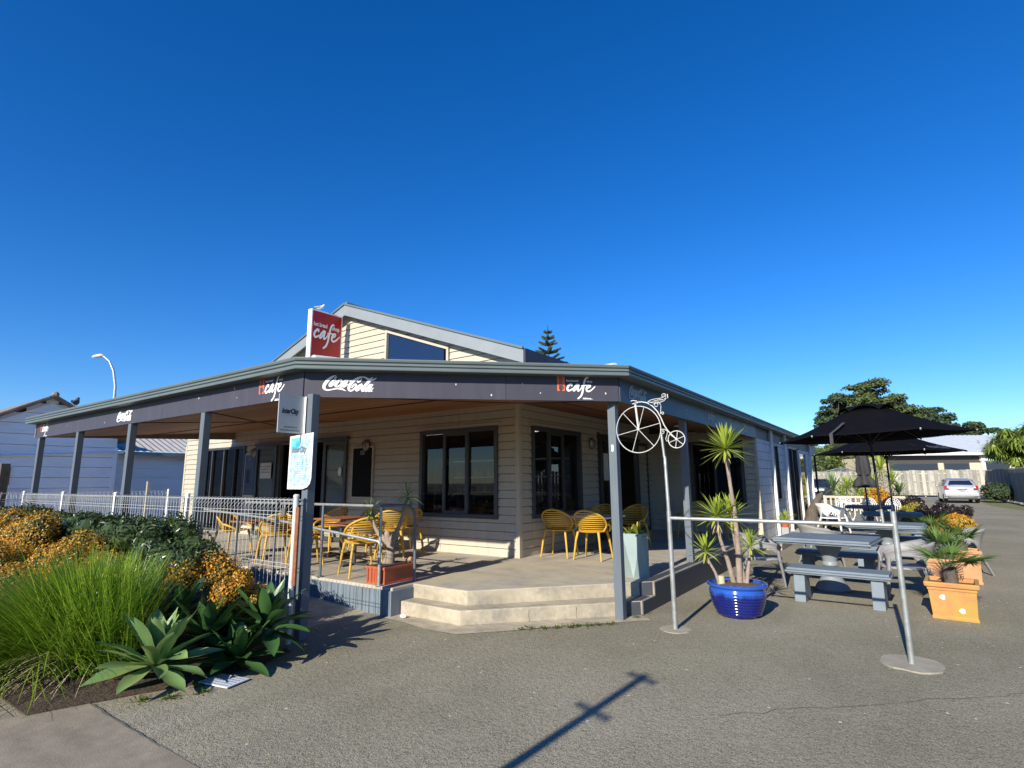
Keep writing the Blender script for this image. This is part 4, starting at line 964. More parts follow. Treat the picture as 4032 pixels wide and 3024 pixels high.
# tall faceted planter with bromeliads
t = thing('tall_planter', 'tall pale green faceted planter beside the right corner post', 'planter', P(-2.27,-.62,.32))
vs = []; hw = .128
for z, r, rot in ((0,.115*1.414,8),(.55,hw*1.414,45),):
    for k in range(4): th = RAD(rot+90*k); vs.append((r*math.cos(th), r*math.sin(th), z))
fs = [(3,2,1,0)]
for k in range(4): fs += [(k,(k+1)%4,4+k),((k+1)%4,4+(k+1)%4,4+k)]
r2 = hw*1.414-.03
for k in range(4): th = RAD(45+90*k); vs.append((r2*math.cos(th), r2*math.sin(th), .55))
for k in range(4): fs.append((4+k,4+(k+1)%4,8+(k+1)%4,8+k))
for k in range(4): th = RAD(45+90*k); vs.append((r2*math.cos(th), r2*math.sin(th), .50))
for k in range(4): fs.append((8+k,8+(k+1)%4,12+(k+1)%4,12+k))
fs.append((12,13,14,15))
MB().add(vs, fs).build('pot', M('sage_glaze', (.27,.345,.33), .5, .07, 4, (.31,.385,.365)), t)
t = thing('bromeliad', 'yellow green bromeliads with one yellow flower in the tall faceted planter', 'plant', P(-2.27,-.62,.83))
rr = random.Random(4); mb = MB()
for cx, cy in ((-.07,-.02),(.06,-.04),(.0,.06)): rosette(mb, (cx,cy,0), 13, .19, .04, 15, 75, .55, rr, fold=.4)
mb.build('leaves', L_brom, t, fix=False)
mb = MB(); mb.tube([(.075,-.05,.02),(.075,-.05,.12)], .006, 6); mb.ball((.075,-.05,.155), .03, 8, 6, (.9,.9,1.4)); mb.build('flower', M('yellow_flower', (.75,.50,.02), .5), t, smooth=60)

# ---------------------------------------------------------------- bicycle sculpture, barrier
t = thing('pipe_barrier', 'galvanised pipe barrier of one rail between two posts in front of the picnic tables', 'barrier', P(-4.1,-1.62))
def relb(a,z,db=0): return (-(a+4.1), db, z)
MB().tube([relb(-3.09,1.145),relb(-5.12,1.145)], .0190, 12).build('rail', m_steel, t, smooth=60)
mb = MB(); mb.tube([relb(-3.095,0),relb(-3.095,1.22)], .0245, 14); mb.tube([relb(-3.095,1.22),relb(-3.085,1.80),relb(-3.08,1.81)], [.020,.018,.018], 12); mb.tube([relb(-3.08,1.80),relb(-3.06,2.06)], .015, 12); mb.build('tall_post', m_steel, t, smooth=60)
mb = MB(); mb.tube([relb(-5.12,0),relb(-5.12,1.262)], .0235, 14); mb.ball(relb(-5.12,1.262), .0235, 12, 6, (1,1,.3)); mb.build('short_post', m_steel, t, smooth=60)
rr = random.Random(8)
def disc(c, r, z, h):
    return MB().ext([(c[0]+r*(1+rr.uniform(-.09,.09))*math.cos(k*.2618), c[1]+r*(1+rr.uniform(-.09,.09))*math.sin(k*.2618), z) for k in range(24)], (0,0,h))
disc((1.02,.02),.24,.0,.012).build('concrete_footing', M('footing', (.33,.30,.235), .9, .15, 8, bump=.003), t)
disc((-1.0,.0),.16,.0,.007).build('concrete_footing', M('footing_dusty', (.33,.30,.235), .9, .2, 10, bump=.003), t)
m_bike = M('dull_white_iron', (.56,.56,.53), .55, .12, 20)
t = thing('bicycle_ornament', 'white wrought iron penny farthing ornament on top of the tall barrier post', 'ornament', P(-2.79,-1.62,2.13))
def kz(x, y, d=0): return (((x-585)*.00104), d, -(y-800)*.00105)
def ring(mb, c, R, r, n=40): mb.tube([(c[0]+R*math.cos(2*math.pi*k/n), c[1], c[2]+R*math.sin(2*math.pi*k/n)) for k in range(n)], r, 6, closed=True)
def spiral(c, r0, r1, t0, turns, n=22): return [(c[0]+(r0+(r1-r0)*k/n)*math.cos(t0+turns*2*math.pi*k/n), c[1], c[2]+(r0+(r1-r0)*k/n)*math.sin(t0+turns*2*math.pi*k/n)) for k in range(n+1)]
mb = MB(); ring(mb, (0,0,0), .268, .0060)
for k in range(6):
    th = RAD(12+60*k); mb.tube([(0,0,0),(.266*math.cos(th),0,.266*math.sin(th))], 0.0036, 5)
mb.ball((0,0,0), .020, 10, 6); mb.build('large_wheel', m_bike, t, smooth=60)
sc_c = kz(1007,930); mb = MB(); ring(mb, sc_c, .094, .006, 28)
for k in range(6):
    th = RAD(20+60*k); mb.tube([sc_c,(sc_c[0]+.092*math.cos(th),0,sc_c[2]+.092*math.sin(th))], .004, 5)
mb.ball(sc_c, .016, 8, 6); mb.build('small_wheel', m_bike, t, smooth=60)
mb = MB(); mb.tube([kz(x,y) for x,y in ((590,500),(640,500),(700,515),(760,555),(815,620),(850,690),(880,770),(915,830),(950,870),(1007,930))], .0068, 7)
mb.tube([kz(585,800,.012),kz(560,520,.012)], .013, 7); mb.build('backbone', m_bike, t, smooth=60)
mb = MB(); mb.tube([kz(x,y) for x,y in ((515,482),(535,475),(560,480),(590,490))], .0065, 6); mb.tube([kz(x,y) for x,y in ((530,515),(560,508),(600,505))], .0065, 6); mb.build('handlebar', m_bike, t, smooth=60)
mb = MB()
for d in (-.05,.05): mb.tube([kz(x,y,d) for x,y in ((730,510),(770,495),(820,488),(870,487),(905,478))], .0045, 6)
mb.tube([kz(x,y,-.05) for x,y in ((730,512),(790,530),(860,535),(915,515),(940,490))], .0045, 6)
for k in range(6): x = 745+k*30; mb.tube([kz(x,503-k*3,.05),kz(x+8,522-abs(k-3)*3,-.05)], .003, 4)
sp = spiral(kz(893,455), .030, .007, -.9, 1.35); mb.tube(sp, .0045, 6); mb.tube([kz(938,485),kz(936,440)], .0045, 6)
mb.build('saddle', m_bike, t, smooth=60)
mb = MB(); mb.tube([kz(x,y) for x,y in ((780,545),(800,515),(840,520),(858,560),(852,620),(850,650))], .0045, 6); mb.tube(spiral(kz(872,645), .018, .006, 3.0, -1.1), .0045, 6); ring(mb, kz(805,548), .02, .005, 14)
mb.tube(spiral(kz(862,842), .030, .006, 1.0, 1.4), .0045, 6); mb.tube([kz(x,y) for x,y in ((880,815),(915,840),(905,880),(890,920),(900,945),(925,935))], .0045, 6)
mb.build('scrollwork', m_bike, t, smooth=60)

# ---------------------------------------------------------------- blue pot and yucca
t = thing('blue_pot', 'large cobalt blue glazed pot with ribbed sides', 'pot', P(-3.50,-.60))
prof = [(0,.0),(.215,.0),(.222,.02)]
for k in range(8):
    z = .03+k*.033; r = .225+.085*math.sin(min(1,(z+.02)/.27)*1.45); prof += [(r,z),(r+.004,z+.012),(r+.0035,z+.022),(r,z+.030)]
prof += [(.305,.305),(.300,.318),(.322,.330),(.335,.345),(.333,.362),(.315,.372),(.280,.366),(.270,.34),(0,.335)]
mpot, nt_, b_ = _new('blue_glaze')
tcz = coords(nt_); sp_ = nt_.nodes.new('ShaderNodeSeparateXYZ'); nt_.links.new(tcz, sp_.inputs[0])
nn = noi(nt_, coords(nt_, (1,1,.18)), 12, 4)
ad = nt_.nodes.new('ShaderNodeMath'); ad.operation = 'MULTIPLY_ADD'; ad.inputs[1].default_value = .16; nt_.links.new(nn, ad.inputs[0]); nt_.links.new(sp_.outputs[2], ad.inputs[2])
c_ = mixcol(nt_, ramp(nt_, ad.outputs[0], .31, .36), (.006,.010,.13), (.022,.09,.42))
nt_.links.new(c_, b_.inputs['Base Color']); b_.inputs['Roughness'].default_value = .12; b_.inputs['Coat Weight'].default_value = .6
MB().lathe(prof, (0,0,0), 48).build('pot', mpot, t, smooth=50)
MB().lathe([(0,.336),(.268,.338),(.2,.356),(0,.366)], (0,0,0), 24).build('bark_mulch', m_mulch, t, smooth=60)
t = thing('yucca', 'multi-headed yucca with one tall stem growing in the blue pot', 'plant', P(-3.50,-.60,.35))
rr = random.Random(12); q = lambda a,b,z: (-(a+3.5), b+.6, z-.35)
stems = [([q(-3.53,-.58,.34),q(-3.54,-.58,.75),q(-3.53,-.58,1.19),q(-3.51,-.6,1.5),q(-3.49,-.61,1.84)], [.046,.040,.032,.026,.028]),
 ([q(-3.47,-.60,.34),q(-3.43,-.64,.60),q(-3.37,-.68,.85),q(-3.35,-.70,1.06)], [.04,.032,.024,.022]),
 ([q(-3.58,-.55,.34),q(-3.50,-.52,.8),q(-3.47,-.5,1.05)], [.035,.026,.022]),
 ([q(-3.34,-.72,.34),q(-3.30,-.74,.48),q(-3.22,-.79,.66)], [.028,.02,.017]),
 ([q(-3.60,-.56,.34),q(-3.63,-.53,.55),q(-3.66,-.49,.73)], [.032,.025,.02])]
for pts, rs in stems: MB().tube(pts, [q_*.82 for q_ in rs], 10).build('stem', m_bark, t, smooth=60)
MB().tube([q(-3.35,-.70,.33),q(-3.35,-.70,.44)], [.05,.04], 9).build('stump', M('cut_stem', (.50,.43,.26), .8), t, smooth=60)
for c, n, L, wd in ((q(-3.49,-.61,1.92),72,.37,.036),(q(-3.35,-.70,1.12),52,.31,.034),(q(-3.47,-.5,1.12),46,.31,.032),(q(-3.22,-.79,.71),38,.25,.030),(q(-3.66,-.49,.77),36,.25,.030)):
    mb = MB(); rosette(mb, c, n, L, wd, -38, 86, .10, rr); mb.build('leaf_head', L_yucca, t, fix=False)
mb = MB()
for c, n, L in ((q(-3.49,-.61,1.86),16,.13),(q(-3.35,-.70,1.05),22,.16),(q(-3.47,-.5,1.04),14,.14),(q(-3.22,-.79,.66),12,.10),(q(-3.66,-.49,.72),14,.11)):
    for i in range(n):
        az = rr.uniform(0,6.28); blade(mb, c, (math.cos(az)*.5,math.sin(az)*.5,-.75), L*rr.uniform(.6,1.1), .022, .6)
mb.build('dry_leaves', L_dry, t, fix=False)

# ---------------------------------------------------------------- picnic tables, benches
def make_ptable():
    t = thing('picnic_table', 'x', 'table', (0,0,0))
    mb = MB(); mb.box(-.58,.58,-.47,.47,.700,.732); mb.box(-.60,.60,-.49,.49,.672,.6995); mb.box(-.57,.57,-.46,.46,.648,.6715); mb.build('tabletop', m_bluegrey, t, bevel=.008)
    mb = MB(); mb.lathe([(.215,0),(.225,.025),(.205,.06),(.15,.15),(.105,.22),(.085,.28),(.085,.33),(.105,.345),(.105,.385),(.09,.40),(.115,.50),(.16,.58),(.205,.648)], (0,0,0), 28)
    mb.build('pedestal', M('pedestal_grey', (.23,.255,.275), .45, .1, 5), t, smooth=50); return t
def make_bench():
    t = thing('bench', 'x', 'bench', (0,0,0))
    mb = MB(); mb.box(-.56,.56,-.20,.20,.388,.42); mb.box(-.58,.58,-.22,.22,.362,.3875); mb.box(-.56,.56,-.20,.20,.342,.3615); mb.build('seat', m_bluegrey, t, bevel=.008)
    for s in (-1,1):
        mb = MB(); x0, x1 = sorted((s*.36, s*.49))
        mb.ext([(x0,-.20,0),(x0,.20,0),(x0,.10,.342),(x0,-.15,.342)], (x1-x0,0,0)); mb.build('leg', m_bluegrey, t, bevel=.006)
    return t
pt_ = make_ptable(); pt_.location = P(-4.25,1.62); pt_.rotation_euler = (0,0,RAD(-6)); pt_['label'] = 'blue grey concrete picnic table nearest the pipe barrier'; pt_['group'] = 'picnic tables beside the driveway'
dup(pt_, P(-4.88,4.85), RAD(-3), 'blue grey picnic table holding the nearer open black umbrella', 'picnic tables beside the driveway')
dup(pt_, P(-4.93,8.8), RAD(-2), 'shaded picnic table holding the farther open black umbrella', 'picnic tables beside the driveway')
dup(pt_, P(-4.3,12.5), RAD(-2), 'shaded far picnic table at the closed umbrella', 'picnic tables beside the driveway')
bn = make_bench(); bn.location = P(-4.42,.72); bn.rotation_euler = (0,0,RAD(-3)); bn['label'] = 'blue grey bench in front, nearest the pipe barrier'; bn['group'] = 'picnic benches beside the driveway'
for a,b,l in ((-4.25,2.75,'dark shaded bench behind the nearest picnic table'),(-4.95,3.78,'bench just in front of the table with the nearer umbrella'),(-4.88,5.95,'bench behind the table with the nearer umbrella'),(-4.95,7.75,'bench in front of the table with the farther umbrella'),(-4.9,9.9,'bench behind the table with the farther umbrella')):
    dup(bn, P(a,b), RAD(-3), l, 'picnic benches beside the driveway')

# ---------------------------------------------------------------- grey tub chairs
def make_tub(mat=None, name='plastic_chair'):
    mat = mat or m_grey_pl
    t = thing(name, 'x', 'chair', (0,0,0)); n = 40
    top = [(0,.735),(40,.725),(75,.665),(105,.625),(130,.615),(150,.56)]
    bot = [(0,.37),(38,.38),(60,.50),(80,.535),(112,.54),(132,.46),(150,.40)]
    rad = lambda ph: .275
    vs = []; fs = []; K = 6
    for i in range(n+1):
        ph = -150+300*i/n; ap = abs(ph); r = rad(ph)
        x = r*math.sin(RAD(ph))*1.03; y = -r*math.cos(RAD(ph))*1.02
        zt = lerp_tab(top, ap); zb = lerp_tab(bot, ap)
        for k in range(K+1):
            f = k/K; z = zb+(zt-zb)*f; fl = .03*max(0,(z-.42)/.3)+.022*(f**5)
            vs.append((x*(1+fl/.27), y*(1+fl/.27)-.05*max(0,(z-.42)/.3)*max(0,math.cos(RAD(ph))), z))
    for i in range(n):
        for k in range(K): fs.append((i*(K+1)+k, (i+1)*(K+1)+k, (i+1)*(K+1)+k+1, i*(K+1)+k+1))
    MB().add(vs, fs).build('back_and_arms', mat, t, smooth=180, solid=.014)
    vs = [(0,.01,.365)]; fs = []
    for rI, (r, z) in enumerate(((.12,.368),(.21,.375),(.262,.39),(.272,.365))):
        for k in range(28):
            th = 2*math.pi*k/28; vs.append((r*math.cos(th)*(1.0), r*math.sin(th)*1.02, z))
    for k in range(28): fs.append((0,1+k,1+(k+1)%28))
    for j in range(3):
        for k in range(28): fs.append((1+j*28+k,1+(j+1)*28+k,1+(j+1)*28+(k+1)%28,1+j*28+(k+1)%28))
    MB().add(vs, fs).build('seat', mat, t, smooth=180, solid=.012)
    for s in (-1,1):
        MB().tube([(s*.20,.225,.50),(s*.215,.235,.38),(s*.235,.262,.2),(s*.255,.285,0)], [.068,.062,.052,.040], 10, squash=.40).build('leg', mat, t, smooth=60)
        MB().tube([(s*.19,-.20,.40),(s*.215,-.25,.25),(s*.25,-.345,0)], [.064,.060,.046], 10, squash=.36).build('leg', mat, t, smooth=60)
    return t
tc = make_tub(); G_ = 'grey plastic tub chairs at the picnic tables'
def tubat(o, a, b, fa, fb, label):
    rz = math.atan2(fb, -fa) - math.pi/2
    if o is None: dup(tc, P(a,b), rz, label, G_)
    else: o.location = P(a,b); o.rotation_euler = (0,0,rz); o['label'] = label; o['group'] = G_
tubat(tc, -3.34,1.68,-.96,.2,'grey plastic chair between the blue pot and the nearest picnic table')
tubat(None, -5.12,1.72,.97,-.25,'grey plastic chair behind the short barrier post')
tubat(None, -5.86,4.42,.97,-.2,'grey plastic chair behind the terracotta palm pots')
tubat(None, -3.86,4.25,-.8,.3,'grey plastic chair seen from behind over the nearest picnic table')
tc2 = make_tub(m_white_pl); tubat(tc2, -3.45,11.1,-.95,-.3,'white plastic tub chair in the sun left of the umbrella tables'); tc2.scale = (1.12,)*3
# white ornate cast chairs
def make_ornate():
    t = thing('ornate_chair', 'x', 'chair', (0,0,0))
    mb = MB(); R_ = .25
    arch = [(R_*math.cos(RAD(th)), -.22-.04*math.sin(RAD(th)), .60+R_*1.1*math.sin(RAD(th))) for th in range(-20,201,10)]
    mb.tube(arch, .014, 6)
    for r_ in (.19,.13,.07): mb.tube([(r_*math.cos(RAD(th)), -.235, .62+r_*1.05*math.sin(RAD(th))) for th in range(0,181,15)], .010, 5)
    for th in range(0,181,18): mb.tube([(.05*math.cos(RAD(th)),-.23,.62+.05*math.sin(RAD(th))),(R_*math.cos(RAD(th)),-.235,.60+R_*1.1*math.sin(RAD(th)))], .009, 5)
    for k in range(-3,4): mb.tube([(k*.06,-.22,.42),(k*.065,-.228,.62)], .010, 5)
    mb.build('back', m_white_pl, t, smooth=60)
    MB().lathe([(0,.41),(.22,.41),(.23,.42),(.22,.43),(0,.43)], (0,0,0), 20).build('seat', m_white_pl, t, smooth=50)
    for sx in (-1,1):
        for sy in (-1,1): MB().tube([(sx*.16,sy*.16,.42),(sx*.19,sy*.2,.2),(sx*.23,sy*.23,0)], .014, 6).build('leg', m_white_pl, t, smooth=60)
    return t
oc = make_ornate(); oc.location = P(-2.75,16.3); oc.rotation_euler = (0,0,RAD(-75)); oc['label'] = 'white cast metal chair turned sideways nearest the driftwood'; oc['group'] = 'white cast metal chairs'
dup(oc, P(-3.3,16.1), RAD(165), 'white cast metal chair with rounded lacy back facing away', 'white cast metal chairs')
dup(oc, P(-4.22,15.6), RAD(200), 'white cast metal chair behind the closed umbrella pole', 'white cast metal chairs')
dup(oc, P(-4.75,15.3), RAD(150), 'white cast metal chair right of the closed umbrella pole', 'white cast metal chairs')
t = thing('ornate_table', 'white round cast metal table among the cast metal chairs', 'table', P(-3.85,14.9))
mb = MB(); ring(mb, (0,0,0), .40, .014, 30); mb.xf(Matrix.Translation((0,0,.70)) @ Matrix.Rotation(RAD(90),4,'X')); 
for k in range(-6,7): w_ = math.sqrt(max(0,.4**2-(k*.06)**2)); mb.tube([(k*.06,-w_,.70),(k*.06,w_,.70)], .009, 4)
mb.build('tabletop', m_white_pl, t, smooth=60)
for k in range(4): th = RAD(45+90*k); MB().tube([(.1*math.cos(th),.1*math.sin(th),.69),(.12*math.cos(th),.12*math.sin(th),.3),(.3*math.cos(th),.3*math.sin(th),0)], .014, 6).build('leg', m_white_pl, t, smooth=60)

# ---------------------------------------------------------------- umbrellas
def umbrella(label, loc, r, zr, za, rot, tilt, text=False, strap=False, z0=0):
    t = thing('market_umbrella', label, 'umbrella', loc, rot, 'black open market umbrellas')
    mb = MB(); N = 6; vs = []; fs = []; S = 6
    z1 = zr+(za-zr)*.80; r1 = r*.22
    rows = 7
    for j in range(rows+1):
        f = j/rows; rad = r1+(r-r1)*f; zz = z1+(zr-z1)*f - .06*math.sin(f*math.pi)*0
        for i in range(N*S):
            k, q_ = divmod(i, S); a0 = 2*math.pi*k/N; a1 = 2*math.pi*(k+1)/N; u_ = q_/S
            x = rad*((1-u_)*math.cos(a0)+u_*math.cos(a1)); y = rad*((1-u_)*math.sin(a0)+u_*math.sin(a1))
            sag = .05*f*4*u_*(1-u_)
            vs.append((x, y, zz-.045*math.sin(math.pi*f)-sag*.35 + (.02*math.sin(f*9+i) if 0 else 0)))
    for j in range(rows):
        for i in range(N*S): fs.append((j*N*S+i, j*N*S+(i+1)%(N*S), (j+1)*N*S+(i+1)%(N*S), (j+1)*N*S+i))
    o0 = len(vs)
    cn = mb.add(vs, fs).build('canopy', m_umb, t, smooth=20, solid=.004, fix=False)
    mb = MB(); vs = []; fs = []
    rv = r*.30
    for j in range(4):
        f = j/3; rad = .02+(rv-.02)*f
        for i in range(N*S):
            k, q_ = divmod(i, S); a0 = 2*math.pi*k/N; a1 = 2*math.pi*(k+1)/N; u_ = q_/S
            vs.append((rad*((1-u_)*math.cos(a0)+u_*math.cos(a1)), rad*((1-u_)*math.sin(a0)+u_*math.sin(a1)), za-(za-z1+.05)*f**1.2+ .10*f*f*4*u_*(1-u_)))
    for j in range(3):
        for i in range(N*S): fs.append((j*N*S+i, j*N*S+(i+1)%(N*S), (j+1)*N*S+(i+1)%(N*S), (j+1)*N*S+i))
    mb.add(vs, fs); mb.face(*[(.02*math.cos(k),.02*math.sin(k),za) for k in (0,2,4)]); mb.build('vent_cap', m_umb, cn, smooth=30, solid=.004, fix=False)
    for k in range(N):
        a0 = 2*math.pi*k/N; MB().bar((.03*math.cos(a0),.03*math.sin(a0),z1+.02),(r*.985*math.cos(a0),r*.985*math.sin(a0),zr-.02),.014,.022).build('rib', m_black, t)
        MB().bar((.03*math.cos(a0),.03*math.sin(a0),zr-.10),(r*.5*math.cos(a0),r*.5*math.sin(a0),zr+(z1-zr)*.58-.055),.012,.016).build('strut', m_black, t)
        MB().ball((r*.985*math.cos(a0),r*.985*math.sin(a0),zr), .016, 8, 6).build('rib_tip', m_white, t, smooth=60)
    mb = MB(); mb.tube([(0,0,.35),(0,0,za-.02)], .021, 12); mb.lathe([(.045,zr-.15),(.045,zr-.08)], (0,0,0), 12); mb.build('pole', m_black, t, smooth=50)
    MB().tube([(0,0,.3),(0,0,.98)], .027, 12).build('pole_sleeve', m_steel, t, smooth=50)
    if strap:
        a0 = RAD(240+12); d = Vector((math.cos(a0),math.sin(a0),0)); pts = [d*(r*.62)+Vector((0,0,zr+(z1-zr)*.45)), d*(r*.80)+Vector((0,0,zr+(z1-zr)*.22)), d*(r*.96)+Vector((0,0,zr+.02)), d*(r*.97)+Vector((0,0,zr-.17))]
        s_ = Vector((-d.y,d.x,0))*.028; mb = MB()
        for p,q_ in zip(pts,pts[1:]): mb.ext([p-s_,p+s_,q_+s_,q_-s_], d*.006)
        mb.build('tie_strap', M('strap_cloth', (.05,.05,.055), .8, .2, 30), t)
    if text:
        a_ = RAD(270+60); nn_ = Vector((math.cos(a_),math.sin(a_),0)); xd = Vector((-nn_.y,nn_.x,0)); ap = r*math.cos(RAD(30))
        k_ = .75/1830; vs_, fs_ = _coke; sl_ = (zr-z1)/((r-r1)*math.cos(RAD(30)))
        nv = []
        for v in vs_:
            X_ = (v[0]-1030)*k_; Yv = -(v[1]-820)*k_; dist = ap-.10-Yv*.8
            nv.append(nn_*dist + xd*X_ + Vector((0,0,zr+(ap-dist)*-sl_-.005+v[2])))
        MB().add(nv, fs_).build('script_lettering', M('dull_print', (.05,.055,.07), .7), cn, fix=False)
    t.rotation_euler = (RAD(tilt[0]), RAD(tilt[1]), rot); return t
umbrella('nearer open black umbrella with a hanging strap', P(-4.86,4.87), 1.60, 2.32, 2.98, RAD(-1.5), (0,-1.6), strap=True)
umbrella('farther open black umbrella with faint script on its edge', P(-4.95,8.8), 1.58, 2.16, 2.74, RAD(-2), (0,0), text=True)
t = thing('folded_umbrella', 'closed black umbrella tied round its pole at the far table', 'umbrella', P(-4.28,12.2))
mb = MB(); vs = []; n = 36; prof_ = [(.05,2.75),(.10,2.5),(.16,2.1),(.19,1.75),(.15,1.62),(.26,1.48),(.32,1.34),(.27,1.27),(.05,1.30)]
for r_,z_ in prof_:
    for k in range(n): th = 2*math.pi*k/n; rr_ = r_*(1+.13*math.sin(6*th+z_*3)); vs.append((rr_*math.cos(th), rr_*math.sin(th), z_))
fs = [(i*n+k,i*n+(k+1)%n,(i+1)*n+(k+1)%n,(i+1)*n+k) for i in range(len(prof_)-1) for k in range(n)]
mb.add(vs, fs).build('folded_canopy', M('black_canvas_worn', (.032,.032,.034), .8, .25, 8), t, smooth=60)
MB().tube([(0,0,.0),(0,0,2.8)], .021, 10).build('pole', m_black, t, smooth=60)
MB().lathe([(.165,1.61),(.17,1.64),(.165,1.67)], (0,0,0), 20).build('tie', m_black, t, smooth=60)

# ---------------------------------------------------------------- terracotta pots with palms
def terra_pot(label, a, b, w_, h_, rz, mat, marks=None):
    t = thing('terracotta_pot', label, 'pot', P(a,b), rz, 'square terracotta pots along the driveway edge')
    hw = w_/2; bw = hw*.86; vs = []
    lv = [(bw*1.04,0),(bw*1.04,.03),(bw,.04),(hw*.93,h_-.09),(hw*.965,h_-.085),(hw*.965,h_-.06),(hw*1.05,h_-.05),(hw*1.07,h_-.015),(hw*1.05,h_),(hw*.9,h_),(hw*.88,h_-.05)]
    for r_,z_ in lv: vs += [(-r_,-r_,z_),(r_,-r_,z_),(r_,r_,z_),(-r_,r_,z_)]
    fs = [(3,2,1,0)]
    for i in range(len(lv)-1):
        for k in range(4): fs.append((i*4+k,i*4+(k+1)%4,(i+1)*4+(k+1)%4,(i+1)*4+k))
    MB().add(vs, fs).build('pot', mat, t, bevel=.007)
    q_ = hw*.895; MB().face((-q_,-q_,h_-.045),(q_,-q_,h_-.045),(q_,q_,h_-.045),(-q_,q_,h_-.045)).build('soil', m_mulch, t, fix=False)
    if marks:
        mb = MB()
        for x,z in marks:
            yb = -(bw+(hw*.93-bw)*(z-.04)/(h_-.13))-.0015
            mb.face(*[(x+.022*math.cos(k*.785)*(1.0+.5*math.sin(k*2)), yb, z+.03*math.sin(k*.785)) for k in range(8)])
        mb.build('paint_splash', m_white, t, fix=False)
    return t
terra_pot('ochre stained square terracotta pot nearest the front, with white splashes', -5.55,.62, .46,.40, RAD(-4), m_terra, ((-.09,.24),(.07,.11)))
terra_pot('taller square terracotta pot standing behind the ochre stained one', -5.55,1.75, .40,.52, RAD(-3), m_terra2)
terra_pot('third square terracotta pot, mostly hidden behind the grey chair legs', -5.85,3.4, .42,.48, RAD(-3), m_terra2)
def palm(label, a, b, z, n, L, seed, trunk_h=.12, aim=None):
    t = thing('fan_palm', label, 'plant', P(a,b,z)); rr = random.Random(seed)
    mb = MB(); mb.tube([(0,0,-.02),(0,0,trunk_h*.6),(.0,0,trunk_h)], [.065,.07,.05], 10)
    for i in range(26):
        az = rr.uniform(0,6.28); zz = rr.uniform(.0,trunk_h); blade(mb, (.055*math.cos(az),.055*math.sin(az),zz), (math.cos(az)*.6,math.sin(az)*.6,.8), .07, .018, -.1, seg=2)
    mb.build('trunk', m_dark_bark, t, smooth=60)
    for i in range(n):
        az, el = aim[i] if aim and i < len(aim) else (i*2.4+rr.uniform(-.3,.3), rr.uniform(.25,1.0))
        d = Vector((math.cos(el)*math.cos(az), math.cos(el)*math.sin(az), math.sin(el))); pl = L*rr.uniform(.45,.7)
        mb = MB(); base = Vector((0,0,trunk_h)); tip = base+d*pl; mb.tube([base, base+d*pl*.5+Vector((0,0,.01)), tip], [.008,.006,.005], 5)
        s_ = d.cross(Vector((0,0,1))).normalized(); up = s_.cross(d)
        for k in range(22):
            th = RAD(-105+210*k/21); v = (d*math.cos(th)+s_*math.sin(th)+up*(.12*math.cos(th)+rr.uniform(-.05,.05))).normalized()
            blade(mb, tip, v, L*(.62+.30*math.cos(th*.7))*rr.uniform(.85,1.05), .026, .18, .5, 3, belly=.3)
        mb.build('fan_leaf', L_palm, t, fix=False)
palm('small fan palm with a hairy trunk in the ochre stained pot', -5.55,.62,.36, 5, .34, 2, .20, [(RAD(-8),.30),(RAD(75),.5),(RAD(150),.45),(RAD(-60),.32),(RAD(25),.25)])
palm('bushy fan palm in the taller terracotta pot', -5.55,1.75,.47, 5, .27, 5, .13)
palm('fan palm in the hidden third terracotta pot', -5.85,3.4,.44, 5, .30, 6, .14)
mb = MB(); rr = random.Random(15)
for i in range(220):
    az = rr.uniform(0,6.28); r_ = rr.uniform(0,.2); blade(mb, (r_*math.cos(az),r_*math.sin(az),0), (math.cos(az)*.5,math.sin(az)*.5,.9), rr.uniform(.1,.24), .012, .5, seg=3)
tag(mb.build('grassy_plant', L_yucca2, None, fix=False, loc=P(-5.56,1.78,.48)), 'tuft of thin grassy leaves in the taller terracotta pot', 'plant')

# ---------------------------------------------------------------- side of the wing: potted plant on block, driftwood, stone
t = thing('flower_pot', 'small orange flower pot on a grey concrete block by the block wall', 'pot', P(-2.78,7.35,.0))
MB().box(-.08,.08,-.08,.08,.0,.40).build('concrete_block', M('block_grey', (.33,.34,.35), .9, .15, 12, bump=.003), t, bevel=.006)
MB().lathe([(.075,.40),(.10,.52),(.115,.525),(.115,.55),(.10,.55),(.09,.53),(0,.53)], (0,0,0), 20).build('pot', m_redtrough, t, smooth=40)
mb = MB(); rr = random.Random(31)
for i in range(34):
    az = rr.uniform(0,6.28); el = rr.uniform(.7,1.45); blade(mb, (rr.uniform(-.05,.05),rr.uniform(-.05,.05),.53), (math.cos(az)*math.cos(el),math.sin(az)*math.cos(el),math.sin(el)), rr.uniform(.22,.38), .028, .55, seg=4)
tag(mb.build('strap_leaf_plant', L_yucca, None, fix=False, loc=P(-2.78,7.35,.0)), 'yellow green strap leaved plant in the small orange flower pot', 'plant')
t = thing('driftwood', 'grey weathered driftwood stump standing by the french doors', 'driftwood', P(-2.85,12.0,.0))
mb = MB(); mb.tube([(-.05,0,0),(-.06,0,.3),(-.02,0,.55),(.10,0,.8),(.22,0,1.02),(.30,0,1.12)], [.24,.22,.16,.12,.085,.03], 12)
mb.tube([(.05,0,.1),(.2,0,.3),(.28,.02,.5),(.30,.03,.66)], [.2,.16,.10,.02], 10); mb.build('stump', M('driftwood_grey', (.115,.095,.078), .95, .4, 7, (.06,.05,.042), .02, 12, stretch=(1,1,.4)), t, smooth=60)
mb = MB(); mb.ball((0,0,.20), .30, 12, 8, (1,.8,.8)); tag(mb.build('boulder', M('brown_stone', (.22,.175,.12), .95, .3, 5, bump=.02, bs=14), None, smooth=60, loc=P(-3.25,12.3,0)), 'rounded brown boulder beside the driftwood stump', 'rock')

